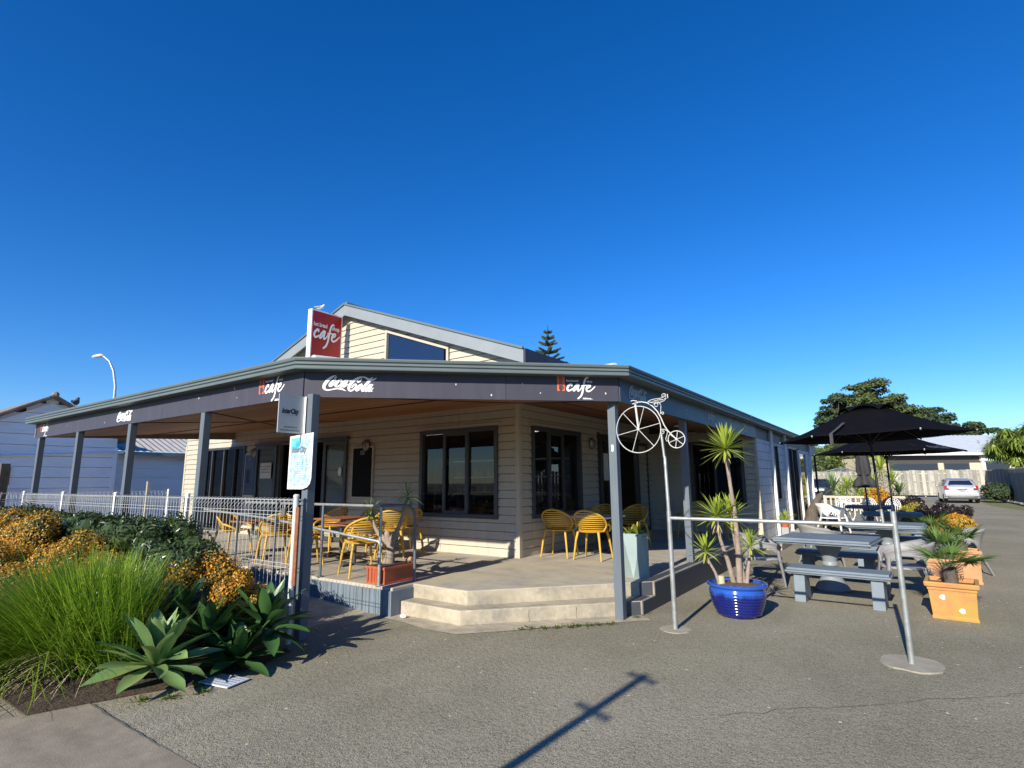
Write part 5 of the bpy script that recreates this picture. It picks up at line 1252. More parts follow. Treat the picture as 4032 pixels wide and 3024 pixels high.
# low white fence, garden behind it
t = thing('low_fence', 'low cream picket fence in front of the yucca garden', 'fence', P(-3.6,22.6))
mb = MB(); mb.box(-1.5,1.6,-.03,.03,.64,.74)
for k in range(16):
    x = -1.45+k*.2; mb.box(x-.035,x+.035,-.015,.015,.05,.64)
mb.box(-1.55,-1.47,-.04,.04,0,.76); mb.box(1.55,1.63,-.04,.04,0,.74); mb.build('pickets', m_cream, t)
def yucca_bush(label, a, b, z, heads, seed, mat=None, group='garden yuccas behind the low fence'):
    t = thing('yucca', label, 'plant', P(a,b,z), 0, group); rr = random.Random(seed)
    for (x,y,h,n,L) in heads:
        if h > .15: MB().tube([(x*.3,y*.3,-.1),(x*.7,y*.7,h*.5),(x,y,h)], [.06,.05,.045], 8).build('stem', m_bark, t, smooth=60)
        mb = MB(); rosette(mb, (x,y,h), n, L, .055, -30, 86, .15, rr); mb.build('leaf_head', mat or L_yucca, t, fix=False)
    return t
yucca_bush('bright yellow green yucca behind the low fence', -2.95,24,.0, [(0,0,1.05,70,.85),(-.3,.2,.7,50,.75)], 41)
yucca_bush('arching green cycad like yucca left of the bright one', -2.35,24.3,.0, [(0,0,1.05,60,1.05)], 42, L_yucca2)
yucca_bush('low green yucca at the foot of the bright one', -2.8,23.3,.0, [(0,0,.35,50,.75)], 43, L_yucca2)
yucca_bush('tall yucca with several heads behind the umbrella poles', -4.4,24.5,.0, [(0,0,1.95,80,1.0),(-.35,.1,1.2,60,.85),(.4,.2,1.3,60,.85)], 44)
yucca_bush('tall pale spiky yucca behind the closed umbrella', -3.6,26,.0, [(0,0,1.8,90,1.0)], 45, L_bush)
yucca_bush('broad yellow green yucca in the middle of the garden behind the low fence', -3.35,24.2,.0, [(0,0,.95,70,.85),(.2,.2,.6,46,.7)], 47)
yucca_bush('low yellow green yucca right of the closed umbrella', -3.95,23.6,.0, [(0,0,.55,56,.7)], 48)
yucca_bush('dark green yucca at the white fence sign', -5.0,25.5,.0, [(0,0,.8,56,.75),(-.3,0,.5,46,.65)], 46, L_yucca2)

# ---------------------------------------------------------------- shrubs and trees
def lobes_leaves(mb, lobes, n, lw, ll, rr, core=.72, squash=1.0, jit=.12, flat=0.0, cores=True, updir=.35):
    """leaf faces over the outside of many overlapping lobes (c, r)"""
    tot = sum(r*r for c, r in lobes)
    for c, r in lobes:
        c = Vector(c)
        if cores: mb.ball(c, r*core, 7, 5, (1,1,squash))
        for i in range(max(3, int(n*r*r/tot))):
            z = rr.uniform(-.55,1); th = rr.uniform(0,6.28); s_ = math.sqrt(max(0,1-z*z))
            d = Vector((s_*math.cos(th), s_*math.sin(th), z)); rad = r*rr.uniform(1-jit*2.2, 1+jit)
            p = c+Vector((d.x*rad, d.y*rad, d.z*rad*squash))
            nrm = (d+Vector((rr.uniform(-.7,.7),rr.uniform(-.7,.7),rr.uniform(-.5,.7)+flat))).normalized()
            t_ = (d*.6+Vector((rr.uniform(-1,1),rr.uniform(-1,1),rr.uniform(-.6,1)*1+updir))); t_ = (t_-nrm*t_.dot(nrm))
            if t_.length < .01: continue
            t_.normalize(); sd = nrm.cross(t_); L = ll*rr.uniform(.65,1.25); W = lw*rr.uniform(.7,1.2)/2
            mb.add([p, p+t_*L*.5+sd*W+nrm*W*.35, p+t_*L, p+t_*L*.5-sd*W+nrm*W*.35], [(0,1,2,3)])
def blob(rr, c, rad, k, r0, r1):
    out = []
    for i in range(k):
        while True:
            v = Vector((rr.uniform(-1,1),rr.uniform(-1,1),rr.uniform(-1,1)))
            if .25 < v.length < 1: break
        out.append((Vector(c)+Vector((v.x*rad[0],v.y*rad[1],v.z*rad[2])), rr.uniform(r0,r1)))
    return out
def shrub(name, label, a, b, rad, h, n, mat, lw, ll, seed, k=16, r=(.14,.24), group=None, stem=True, z0=0.0, core=.74, cat='shrub', squash=1.0):
    rr = random.Random(seed); t = thing(name, label, cat, P(a,b,z0), 0, group)
    lob = blob(rr, (0,0,h*.58), (rad[0]*.8,rad[1]*.8,h*.36), k, *r)
    mb = MB(); lobes_leaves(mb, lob, n, lw, ll, rr, core, squash, cores=False); mb.build('foliage', mat, t, fix=False)
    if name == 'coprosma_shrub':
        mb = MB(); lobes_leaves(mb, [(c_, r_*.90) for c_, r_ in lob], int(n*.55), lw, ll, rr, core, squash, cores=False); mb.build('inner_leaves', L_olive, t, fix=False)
    if stem:
        mb = MB()
        for c_, r_ in lob: mb.ball(c_, r_*core*.92, 7, 5)  # dark core balls put gap shade into the colour; the tubes are stems
        for i in range(5): mb.tube([(rr.uniform(-.05,.05),rr.uniform(-.05,.05),0),(rr.uniform(-.5,.5)*rad[0],rr.uniform(-.5,.5)*rad[1],h*.5)], [.014,.008], 5)
        mb.build('stems', m_twig_shade, t)
    return t
# dark hedge along the mesh fence
rr = random.Random(77); t = thing('hedge', 'glossy dark green hedge growing along the mesh fence', 'hedge', P(0,-4.72,0))
lob = []
a = .95
while a < 9.2:
    htop = 1.17 if a > 1.35 else 1.0
    for z,k in ((.35,2),(.62,2),(htop-.20,3)):
        for i in range(k): lob.append((Vector((-(a+rr.uniform(-.12,.12)), rr.uniform(-.22,.22)-.02, z+rr.uniform(-.06,.05))), rr.uniform(.15,.215)))
    a += .20
for i in range(16): lob.append((Vector((-(.72+rr.uniform(-.12,.2)), rr.uniform(-.2,.2), rr.uniform(.35,.78))), rr.uniform(.11,.17)))
mb = MB(); lobes_leaves(mb, lob, 46000, .026, .062, rr, .80); mb.build('foliage', L_hedge, t, fix=False)
OG = 'orange leaved shrubs in the garden bed'
shrub('coprosma_shrub','large orange gold shrub at the left edge below the hedge',5.0,-5.25,(.75,.42),1.20,15000,L_orange,.021,.032,101,26,(.15,.25),OG)
shrub('coprosma_shrub','orange gold shrub in front of the hedge, second from the left',3.65,-5.30,(.75,.40),1.12,15000,L_orange,.021,.032,102,26,(.15,.24),OG)
shrub('coprosma_shrub','orange gold shrub just left of the tussock grass',2.40,-5.28,(.65,.38),.98,14000,L_orange,.021,.032,103,24,(.14,.22),OG)
shrub('coprosma_shrub','orange gold shrub directly behind the tussock grass',1.45,-5.20,(.45,.34),.88,9000,L_orange,.021,.032,104,18,(.12,.19),OG)
shrub('coprosma_shrub','low orange gold shrub in front, half covered by the tussock',2.85,-5.72,(.7,.34),.84,12000,L_orange,.021,.032,105,18,(.13,.2),OG)
shrub('coprosma_shrub','rust red leaved shrub at the left edge behind the tussock tips',2.75,-6.02,(.5,.24),.56,9000,L_red,.021,.032,106,14,(.12,.18),OG)
shrub('coprosma_shrub','amber shrub against the mesh fence right of the hedge',.62,-4.72,(.36,.26),.86,9000,L_orange,.021,.030,107,18,(.11,.17),OG)
shrub('coprosma_shrub','small amber shrub against the mesh fence close to the end post',.02,-4.66,(.30,.22),.74,7500,L_orange,.021,.030,108,16,(.09,.15),OG)
shrub('coprosma_shrub','large orange shrub cut off by the left picture edge',4.3,-6.0,(.8,.5),.95,12000,L_orange,.022,.034,109,24,(.15,.24),OG)

# big tussock grass
rr = random.Random(55); t = thing('tussock_grass', 'huge arching green tussock grass spilling to the left over the footpath', 'plant', P(.50,-5.55,.05))
mb = MB()
for i in range(7500):
    q_ = rr.random()**.85
    az = rr.uniform(0,2*math.pi); r0 = abs(rr.gauss(0,.10)); o = Vector((.24-.66*q_+r0*math.cos(az), .06-.54*q_+r0*math.sin(az)*.8, 0))
    el = RAD(80-58*q_+rr.gauss(0,9)); az2 = (math.pi+.62+rr.gauss(0,.55+.2*(1-q_))) if rr.random() < .45+.5*q_ else rr.uniform(0,6.28)
    L = (.84+.46*q_)*rr.uniform(.72,1.12); droop = (.45+1.15*q_)*rr.uniform(.6,1.3)
    d = Vector((math.cos(el)*math.cos(az2), math.cos(el)*math.sin(az2), math.sin(el))).normalized()
    side = d.cross(Vector((0,0,1))); side = side.normalized() if side.length > .05 else Vector((1,0,0))
    seg = 7; p = o.copy(); dd = d.copy(); W = rr.uniform(.003,.0056); vs = []
    for k in range(seg+1):
        f = k/seg; w_ = W*(1-.82*f*f); vs += [p-side*w_, p+side*w_]
        dd = (dd+Vector((0,0,-droop*(.25+f)/seg))).normalized(); p = p+dd*(L/seg)
        if p.z < .0: p.z = .0+rr.uniform(0,.03)
    mb.add(vs, [(2*k,2*k+1,2*k+3,2*k+2) for k in range(seg)])
mb.build('blades', L_grass, t, fix=False)
mb = MB()
for i in range(420):
    az = rr.uniform(0,6.28); el = rr.uniform(.2,1.0); az = math.pi+.5+rr.gauss(0,.9); d = Vector((math.cos(el)*math.cos(az)-.2, math.cos(el)*math.sin(az)-.1, math.sin(el)))
    blade(mb, (0,0,.03), d, rr.uniform(.7,1.15), .006, rr.uniform(1.2,2.0), 0, 6)
mb.build('straw_blades', L_dry, t, fix=False)

# agaves
def agave_leaf(mb, c, az, el, L, W, droop, rr, seg=7, cup=.36, twist=0.0):
    d = Vector((math.cos(el)*math.cos(az), math.cos(el)*math.sin(az), math.sin(el))); up0 = Vector((0,0,1))
    s_ = d.cross(up0)
    if s_.length < .1: s_ = Vector((-math.sin(az),math.cos(az),0))
    s_.normalize(); p = Vector(c)+d*.03; dd = d.copy(); vs = []; wav = rr.uniform(0,6)
    for i in range(seg+1):
        f = i/seg; ww = W*(.40+1.15*f if f < .5 else .975*(1-((f-.5)/.5)**2.1)+.012)/.975
        n = s_.cross(dd); nn_ = n*math.cos(twist*f)+s_*math.sin(twist*f); ss = s_*math.cos(twist*f)-n*math.sin(twist*f)
        ed = ww*.5*cup*(1-.3*f)
        for q_ in (-1,-.55,0,.55,1): vs.append(p+ss*(ww/2*q_)+nn_*(ed*q_*q_ + .006*math.sin(wav+f*9)*q_))
        dd = (dd+Vector((0,0,-droop*(.3+1.2*f)/seg))).normalized(); p = p+dd*(L/seg)
    fs = []
    for i in range(seg):
        for k in range(4): fs.append((i*5+k,i*5+k+1,(i+1)*5+k+1,(i+1)*5+k))
    mb.add(vs, fs)
def agave(label, a, b, z, spec, seed, mat, L=.55, W=.155, group=None, stalk=True):
    t = thing('agave', label, 'plant', P(a,b,z), 0, group); rr = random.Random(seed)
    if stalk: MB().tube([(0,0,-z),(0,0,.02)], [.07,.06], 10).build('stem', m_bark, t, smooth=60)
    for i,(az,el,l) in enumerate(spec):
        mb = MB(); agave_leaf(mb, (0,0,0), RAD(az), RAD(el), L*l, W*(.75+.25*l)*rr.uniform(.9,1.08), rr.uniform(.15,.55) if el < 50 else .05, rr, twist=rr.uniform(-.5,.5)); mb.build('leaf', mat, t, smooth=180, fix=False)
    return t
rr = random.Random(61)
spec = [(i*137.5+rr.uniform(-12,12), max(-14, 82-i*2.75+rr.uniform(-6,6)), min(1.05, .72+i*.035)) for i in range(36)]
agave('large pale green agave rosette in front of the tussock grass', -.27,-5.45,.15, spec, 62, L_agave, .44, .132, None, False)
def ag2(n, s): 
    rr = random.Random(s); return [(i*137.5+rr.uniform(-15,15), max(-25, 82-i*(105/n)+rr.uniform(-6,6)), min(1.05,.7+i*.05)) for i in range(n)]
AG = 'dark green broad leaved plants by the verandah corner post'
agave('dark broad leaved agave right beside the verandah corner post', -.36,-4.60,.26, ag2(30,71), 71, L_agave_dk, .42, .13, AG, False)
agave('dark broad leaved agave between the large agave and the corner post', -.10,-4.98,.20, ag2(30,72), 72, L_agave_dk, .42, .13, AG, False)
agave('low dark broad leaved agave at the garden edge, right of the large agave', -.44,-4.88,.08, ag2(24,73), 73, L_agave_dk, .36, .12, AG, False)
agave('dark broad leaved agave behind the large agave under the amber shrubs', .35,-5.05,.30, ag2(26,74), 74, L_agave_dk, .42, .13, AG, False)

# shrubs beside the driveway
DG = 'shrubs in the strip along the driveway'
for i,(a,b,rx,ry,h,mt,l) in enumerate(((-5.95,13.4,.75,.9,.62,L_purple,'near black leaved shrub in the driveway strip, closest to the chairs'),(-5.15,17.6,.75,.9,.85,L_purple,'near black leaved shrub farther along the driveway strip'),(-6.35,15.6,.6,.9,.62,L_purple,'low near black shrub at the driveway edge'),(-5.5,15.4,.5,.6,.62,L_gold,'yellow leaved shrub between the near black ones'),(-5.15,12.0,.5,.5,.50,L_gold,'yellow leaved shrub behind the farther umbrella table'),(-6.2,11.9,.5,.6,.48,L_orange,'orange leaved shrub at the front end of the driveway strip'))):
    shrub('driveway_shrub', l, a, b, (rx,ry), h, 6500, mt, .05, .065, 200+i, 24, (.13,.23), DG)
palm('small fan palm growing at the front of the driveway strip', -5.75,10.4,.0, 8, .42, 17, .2)
shrub('orange_shrub', 'bright orange bush behind the white cast chairs', -4.25,21.5,(.4,.35),1.15,4500,L_orange,.05,.07,231,14,(.13,.22))

def tree(name, label, x, y, h, crown, mat, n, lw, ll, seed, trunk_r=.3, k=40, r=(.8,1.6), group=None, squash=.62, core=.62, cb=None, flat=.5):
    """crown = (cx, cy, cz, rx, ry, rz) relative to the foot"""
    rr = random.Random(seed); t = thing(name, label, 'tree', (x,y,0), 0, group)
    cx,cy,cz,rx,ry,rz = crown
    lob = blob(rr, (cx,cy,cz), (rx,ry,rz), k, *r)
    mb = MB(); lobes_leaves(mb, lob, n, lw, ll, rr, core, squash, .2, flat); mb.build('crown', mat, t, fix=False)
    mb = MB(); mb.tube([(0,0,0),(cx*.3,cy*.3,h*.3),(cx*.7,cy*.7,cz),(cx,cy,cz+rz*.6)], [trunk_r,trunk_r*.8,trunk_r*.5,trunk_r*.15], 9)
    for c_,r_ in lob[:14]: mb.tube([(cx*.5,cy*.5,cz*.6),tuple((Vector((cx*.6,cy*.6,cz*.8))+c_)/2+Vector((0,0,-.3))),tuple(c_)], [trunk_r*.35,trunk_r*.22,trunk_r*.08], 6)
    mb.build('trunk', m_dark_bark, t, smooth=60); return t
x,y = OW(49.2,75); tree('conifer_tree','broad dark conifer with layered branches beyond the house', x,y,15.5,(0,0,8.6,5.5,5.5,5.9),L_conif,34000,.28,.40,301,.6,210,(.7,1.3),None,.52,.6)
x,y = OW(43.6,74); tree('conifer_tree','ragged left side conifer with gaps next to the broad dark one', x,y,12,(0,0,8.4,2.3,2.3,4.6),L_conif2,9000,.26,.40,302,.4,70,(.3,.75),None,.45,.4)
x,y = OW(58.3,76); tree('conifer_tree','smaller rounded dark conifer right of the broad one', x,y,11,(0,0,7.8,3.0,3.0,3.4),L_conif2,11000,.28,.4,303,.4,80,(.45,.9),None,.45)
x,y = OW(64.0,77); tree('conifer_tree','open topped dark tree with a leaning tuft, farthest right', x,y,9.5,(1.0,.3,7.7,2.2,1.6,1.3),L_conif2,5200,.28,.4,304,.3,24,(.45,.85),None,.42)
# green belt of trees behind the fence, left of the house
GB = 'trees behind the timber fence'
for i,(X_,Y_,h_,r_,mt,l) in enumerate(((31.5,60,5.2,2.6,L_bush,'bushy green tree behind the fence beside the wing end'),(34.5,63,5.6,2.6,L_bush,'bushy green tree behind the clothesline'),(37.5,62,5.0,2.4,L_conif,'darker green tree behind the tall yucca'),(29.6,54,3.0,1.0,L_conif,'dark brownish small tree behind the thin end post'),(40.5,66,7.2,2.6,L_bush,'pale green tree below the ragged conifer'),(28.0,62,5.6,2.6,L_conif,'dark green tree just showing beside the verandah end'))):
    x,y = OW(X_,Y_); tree('bushy_tree', l, x,y,h_,(0,0,h_*.6,r_,r_,h_*.36),mt,4200,.20,.28,320+i,.2,34,(.6,1.1),GB,.85,.7)
# drooping tree over the side fence
rr = random.Random(91); x,y = OW(31.6,33.3); t = thing('drooping_tree', 'yellow green drooping leaved tree hanging over the side fence', 'tree', (x,y,0))
mb = MB()
for c_,r_ in blob(rr, (0,0,3.35), (2.25,2.1,1.45), 90, .4,.6):
    if c_.z > 2.2: mb.ball(c_, r_*.62, 6, 4)
    for i in range(85):
        az = rr.uniform(0,6.28); el = rr.uniform(-.3,1.1); d = Vector((math.cos(el)*math.cos(az),math.cos(el)*math.sin(az),math.sin(el)))
        blade(mb, c_+d*r_*.45, d, rr.uniform(.4,.75), .065, rr.uniform(1.1,2.2), .1, 4)
mb.build('crown', L_bamboo, t, fix=False)
MB().tube([(0,0,0),(.1,.1,1.4),(0,0,3)], [.2,.16,.1], 9).build('trunk', m_bark, t, smooth=60)
shrub('dark_shrub','dark shrub at the foot of the side fence by the silver car', -10.1,37.2,(.7,1.3),1.1,3000,L_conif2,.12,.16,340,14,(.3,.5))
# norfolk pine
t = thing('norfolk_pine', 'norfolk pine with tiered branches rising behind the cafe roof', 'tree', (*OW(4.09,60),0)); rr = random.Random(14)
MB().tube([(0,0,0),(0,0,12),(0,0,18.6)], [.4,.2,.03], 8).build('trunk', m_dark_bark, t, smooth=60)
mb = MB(); z = 7.0
while z < 18.4:
    R_ = min(2.6, (18.9-z)*.36+.12); nb = 6
    for k in range(nb):
        az = 2*math.pi*k/nb+z*1.7; tip = Vector((math.cos(az)*R_, math.sin(az)*R_, z+R_*.30))
        base = Vector((0,0,z)); d = (tip-base)
        for q_ in range(9):
            f = (q_+1)/9; p = base+d*f; s_ = Vector((-math.sin(az),math.cos(az),0)); wv = R_*.20*(1.1-f*.6)
            for sg in (-1,1): mb.tube([p, p+s_*sg*wv+d*.10+Vector((0,0,.14))], [.10,.05], 5)
        mb.tube([base, base+d*.5, tip+Vector((0,0,.15))], [.08,.10,.06], 5)
    z += .95 if z < 16 else .72
mb.tube([(0,0,17.6),(0,0,18.9)], [.12,.03], 5)
mb.build('crown', L_pine, t, fix=False)

# ---------------------------------------------------------------- fences, house, cars, clothesline
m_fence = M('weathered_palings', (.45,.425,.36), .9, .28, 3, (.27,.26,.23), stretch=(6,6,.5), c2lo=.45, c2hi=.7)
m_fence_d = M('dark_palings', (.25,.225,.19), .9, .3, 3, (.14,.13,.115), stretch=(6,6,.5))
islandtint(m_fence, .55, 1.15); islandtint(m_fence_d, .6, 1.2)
def paling_fence(label, p, q, h, mat, step=.30, w_=.155, gap=True):
    p = Vector((*p,0)); q = Vector((*q,0)); L = (q-p).length; rz = math.atan2((q-p).y,(q-p).x)
    t = thing('timber_fence', label, 'fence', p, rz); rr = random.Random(int(L*10))
    mb = MB(); k = 0; x = 0
    while x < L:
        hh = h+rr.uniform(-.03,.03); mb.box(x,x+w_*1.12,-.05,-.028,.14,hh); mb.box(x+step/2,x+step/2+w_*1.08,.028,.05,.14,hh-.01); x += step
    mb.build('palings', mat, t)
    mb = MB()
    for z in (.3,h*.55,h-.32): mb.box(0,L,-.0265,.0265,z,z+.09)
    mb.build('rails', mat, t)
    mb = MB(); x = .5
    while x < L: mb.box(x-.05,x+.05,.052,.15,0,h-.1); x += 2.4
    mb.build('posts', mat, t); return t
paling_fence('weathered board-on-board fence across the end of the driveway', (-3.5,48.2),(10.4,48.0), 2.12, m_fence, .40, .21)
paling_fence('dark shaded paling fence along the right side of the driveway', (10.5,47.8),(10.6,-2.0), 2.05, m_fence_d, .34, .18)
t = tag(MB().box(-.35,.35,-.01,.01,1.25,1.60).build('fence_sign', m_white, None, loc=P(-4.75,48.05,0)), 'small white sign fixed to the board fence behind the yuccas', 'sign')
# house beyond the fence, facing the camera
hx, hy = OW(42.0,54.5); th_ = math.atan2(.574,.819)
t = thing('house', 'pale single storey house with light corrugated roof behind the board fence', 'building', (hx,hy,0), th_)
mh = M('house_cream', (.60,.52,.37), .7, .06, 3); mhb = M('house_dark_brown', (.075,.065,.06), .6, .1, 3); W_ = 19.0
MB().box(-6,W_,0,7,0,3.55).build('wall', mh, t)
mroof = M('corrugated_pale', (.50,.53,.55), .4, .06, 2)
mb = MB(); n_ = 220; vs = []
for i in range(n_+1):
    x_ = -6.5+(W_+7)*i/n_; dz = .022*math.sin(i*math.pi/2); vs += [(x_,-.75,3.92+dz),(x_,4.2,5.95+dz),(x_,9.0,3.92+dz)]
mb.add(vs, [(i*3+j,(i+1)*3+j,(i+1)*3+j+1,i*3+j+1) for i in range(n_) for j in (0,1)]); rf_ = mb.build('roof', mroof, t, fix=False)
MB().box(-6.5,W_+.5,-.80,-.70,3.66,3.92).build('gutter', m_white, t)
MB().box(-6.4,W_+.4,-.7,0.02,3.60,3.66).build('soffit', mhb, t)
MB().box(-6,W_,-.03,-.001,2.95,3.6).build('frieze', mhb, t)
def hwin(x0,x1,z0,z1,mats=m_nglass,frm=mhb):
    f = MB().box(x0,x1,-.07,-.031,z0,z1).build('window', frm, t); MB().box(x0+.1,x1-.1,-.08,-.071,z0+.1,z1-.1).build('pane', mats, f)
m_curt = M('curtained_pane', (.34,.34,.33), .3, .2, 5)
hwin(-5,-.2,.9,2.95); hwin(.4,2.9,1.3,2.95); hwin(4.4,6.9,1.5,3.1,m_nglass,m_white2); hwin(7.1,8.4,1.2,3.0); hwin(11.6,15.4,1.55,3.05,m_curt,mhb); hwin(15.5,17.5,1.55,3.05,m_curt,mhb)
MB().box(3.95,7.2,-.28,-.04,3.12,3.58).build('porch_lintel', m_white, t)
mb = MB(); mb.box(4.0,4.2,-.28,-.09,0,3.12); mb.box(6.95,7.15,-.28,-.09,0,3.12); mb.build('porch_post', m_white2, t)
MB().lathe([(.34,4.35),(.34,4.62),(.45,4.66),(.40,4.84),(.15,4.9),(0,4.9)], (10.0,.55,0), 14).build('roof_vent', M('vent_dark', (.07,.075,.08), .5), rf_, smooth=40)
for q_ in (5.6,6.5): MB().tube([(q_,1.6,4.8),(q_,1.6,5.15),(q_-.15,1.6,5.2)], .05, 6).build('flue', m_steel, rf_)
# cars
def car(name, label, x, y, rz, paint, plate=True, plate_text=None):
    t = thing(name, label, 'car', (x,y,0), rz)                 # rear faces -y
    prof_ = [(-1.93,.30),(-1.96,.52),(-1.93,.66),(-1.88,.86),(-1.82,1.0),(-1.60,1.30),(-1.35,1.43),(-.6,1.50),(.1,1.48),(.75,1.15),(1.0,.98),(1.75,.80),(1.95,.60),(1.95,.30),(1.5,.22),(-1.5,.22)]
    prof_ = [(y_,z_) for y_,z_ in prof_]
    def hw(z_): return .845 if z_ < .72 else .845-.02*(z_-.72)/.28 if z_ < 1.0 else .825-.27*((z_-1.0)/.5)**.85
    n = len(prof_); vs = []; secs = (-1,-.93,-.6,0,.6,.93,1)
    for s_ in secs:
        for y_,z_ in prof_:
            k_ = abs(s_); inset = .06 if k_ == 1 else (.012 if k_ > .9 else 0); cy = y_+(inset*1.2 if y_ < 0 else -inset*1.2)
            bow = .07*(k_**3)*(1 if y_ < -1 else 0)
            vs.append((s_*hw(z_), cy+bow, z_-(inset*.5 if z_ > .9 else 0)))
    fs = []
    for i in range(len(secs)-1):
        for j in range(n): fs.append((i*n+j,i*n+(j+1)%n,(i+1)*n+(j+1)%n,(i+1)*n+j))
    fs += [tuple(range(n)), tuple((len(secs)-1)*n+j for j in range(n))]
    MB().add(vs, fs).build('body', paint, t, smooth=35)
    mb = MB(); mb.ext([(-.60,-1.772,1.08),(.60,-1.772,1.08),(.47,-1.595,1.335),(-.47,-1.595,1.335)], (0,-.035,.018)); mb.build('rear_window', m_nglass, t, bevel=.008)
    for s_ in (-1,1):
        mb = MB(); mb.ext([(s_*.8415,-1.0,1.02),(s_*.8415,.7,1.02),(s_*.66,.15,1.40),(s_*.66,-1.0,1.40)], (s_*.012,0,.01)); mb.build('side_window', m_nglass, t)
        mb = MB(); mb.ext([(s_*.56,-1.885,.80),(s_*.80,-1.83,.80),(s_*.815,-1.76,1.02),(s_*.70,-1.79,1.05)], (0,-.06,0)); mb.build('tail_light', M('tail_red', (.30,.02,.02), .2, coat=.5), t, bevel=.01)
        mb = MB(); mb.ext([(s_*.58,-1.950,.90),(s_*.68,-1.925,.90),(s_*.68,-1.91,.97),(s_*.62,-1.915,.99)], (0,-.012,0)); mb.build('tail_lens', M('lens_white', (.7,.7,.7), .15), t)
        for yy in (-1.25,1.25):
            ax = Matrix.Rotation(RAD(90),3,'Y')
            w0 = MB().lathe([(0,-.09),(.27,-.09),(.30,-.07),(.30,.07),(.27,.09),(0,.09)], (s_*.76,yy,.30), 24, ax).build('wheel', m_black, t, smooth=40)
            MB().lathe([(0,.0),(.19,.0),(.19,.01),(0,.01)], (s_*.76+s_*.088,yy,.30), 20, ax).build('rim', m_steel, w0)
        MB().ball((s_*.93,.55,1.02), .08, 8, 6, (1,.7,.8)).build('mirror', paint, t, smooth=60)
    MB().box(-.70,.70,-1.955,-1.88,.23,.36).build('bumper_insert', m_black, t, bevel=.01)
    mb = MB(); mb.box(-.82,.82,-1.995,-1.85,.40,.60); mb.build('bumper', paint, t, bevel=.05)
    MB().box(-.27,.27,-1.975,-1.905,.80,.87).build('tailgate_trim', M('chrome', (.6,.6,.6), .2, metal=.8), t, bevel=.01)
    if plate:
        MB().box(-.18,.18,-1.985,-1.93,.67,.79).build('number_plate', M('plate', (.75,.75,.72), .5) if not plate_text else M('plate_grey', (.30,.30,.32), .5), t)
    mb = MB(); mb.box(-.42,.42,-1.47,-1.25,1.47,1.50); mb.build('roof_spoiler', paint, t, bevel=.01)
    return t
m_silver = M('silver_paint', (.50,.51,.53), .28, .03, 2, metal=.45, coat=.6); m_darkcar = M('dark_blue_paint', (.015,.017,.024), .2, .05, 2, coat=.8)
car('parked_car', 'silver hatchback parked nose-in at the end of the driveway', 7.95,37.3,RAD(3), m_silver, plate_text='x')
car('parked_car', 'dark car parked behind the yuccas at the wing end', -.05,40.5,RAD(10), m_darkcar)
t = thing('clothesline', 'grey rotary clothesline beyond the yuccas', 'clothesline', P(-1.4,42,0))
MB().tube([(0,0,0),(0,0,2.35)], .03, 8).build('mast', m_steel, t)
mb = MB()
for k in range(4):
    a_ = RAD(20+90*k); mb.tube([(0,0,2.35),(1.3*math.cos(a_),1.3*math.sin(a_),2.02)], .025, 6); mb.tube([(0,0,1.75),(.6*math.cos(a_),.6*math.sin(a_),2.2)], .016, 5)
for r_ in (.6,.95,1.3): mb.tube([(r_*math.cos(RAD(20+90*k)),r_*math.sin(RAD(20+90*k)),2.35-.254*r_) for k in range(4)], .008, 4, closed=True)
mb.build('arms', m_steel, t)

# ---------------------------------------------------------------- neighbour on the left, lamp, post
m_nb = M('whitewashed_boards', (.84,.87,.90), .8, .06, 2, (.70,.73,.76), stretch=(1,.6,1.5), c2lo=.55, c2hi=.75)
t = thing('neighbour_building', 'whitewashed shed with a tiled gable roof left of the cafe', 'building', P(14,0,0))
mb = MB()
H_ = lambda b: 3.93-abs(b+2.6)*.57
def rows(b0, b1, ztop, x, z0=0.0):
    z = z0
    while z < ztop-.01:
        zt = min(z+.29, ztop); bb0, bb1 = b0, b1
        if callable(H_) and ztop > 3: 
            hh = (3.93-(z+zt)/2)/.57; bb0, bb1 = max(b0,-2.6-hh), min(b1,-2.6+hh)
        if bb1 > bb0:
            mb.add([(x+.035,bb0,z+.014),(x+.035,bb1,z+.014),(x+.012,bb1,zt),(x+.012,bb0,zt)], [(0,1,2,3)]); mb.add([(x-.03,bb0,z+.014),(x-.03,bb1,z+.014),(x+.035,bb1,z+.014),(x+.035,bb0,z+.014)], [(0,1,2,3)])
            mb.add([(x-.03,bb0,z),(x-.03,bb1,z),(x-.03,bb1,z+.014),(x-.03,bb0,z+.014)], [(0,1,2,3)])
        z = zt
rows(-9.0,-.93,3.93,0.0); rows(-.93,6.0,2.58,-.9)
mb.add([(0,-.93,0),(-8,-.93,0),(-8,-.93,2.9),(0,-.93,2.9)], [(0,1,2,3)]); mb.build('wall', m_nb, t, fix=False)
m_tile = M('mottled_tiles', (.25,.19,.15), .9, .3, 5, (.14,.12,.10), bump=.01, bs=10)
mb = MB(); mb.ext([(.22,-9.0,H_(-9.0)+.02),(.22,-2.6,4.02),(.22,-.6,4.02-1.14),(.22,-.6,2.80),(.22,-2.6,3.93),(.22,-9.0,H_(-9.0)-.06)], (-12,0,0)); mb.build('roof', m_tile, t)
mb = MB()
for k in range(22):
    b0 = -9.0+k*.32
    if b0 < -2.7: mb.bar((.23,b0,H_(b0)+.075),(.23,b0+.31,H_(b0+.31)+.075),.08,.05)
mb.ball((.2,-2.6,4.02), .09, 8, 6); mb.build('verge_tiles', m_tile, t)
mb = MB(); mb.box(.0,.035,-2.64,-2.56,3.30,3.85); mb.build('gable_batten', m_nb, t)
mb = MB()
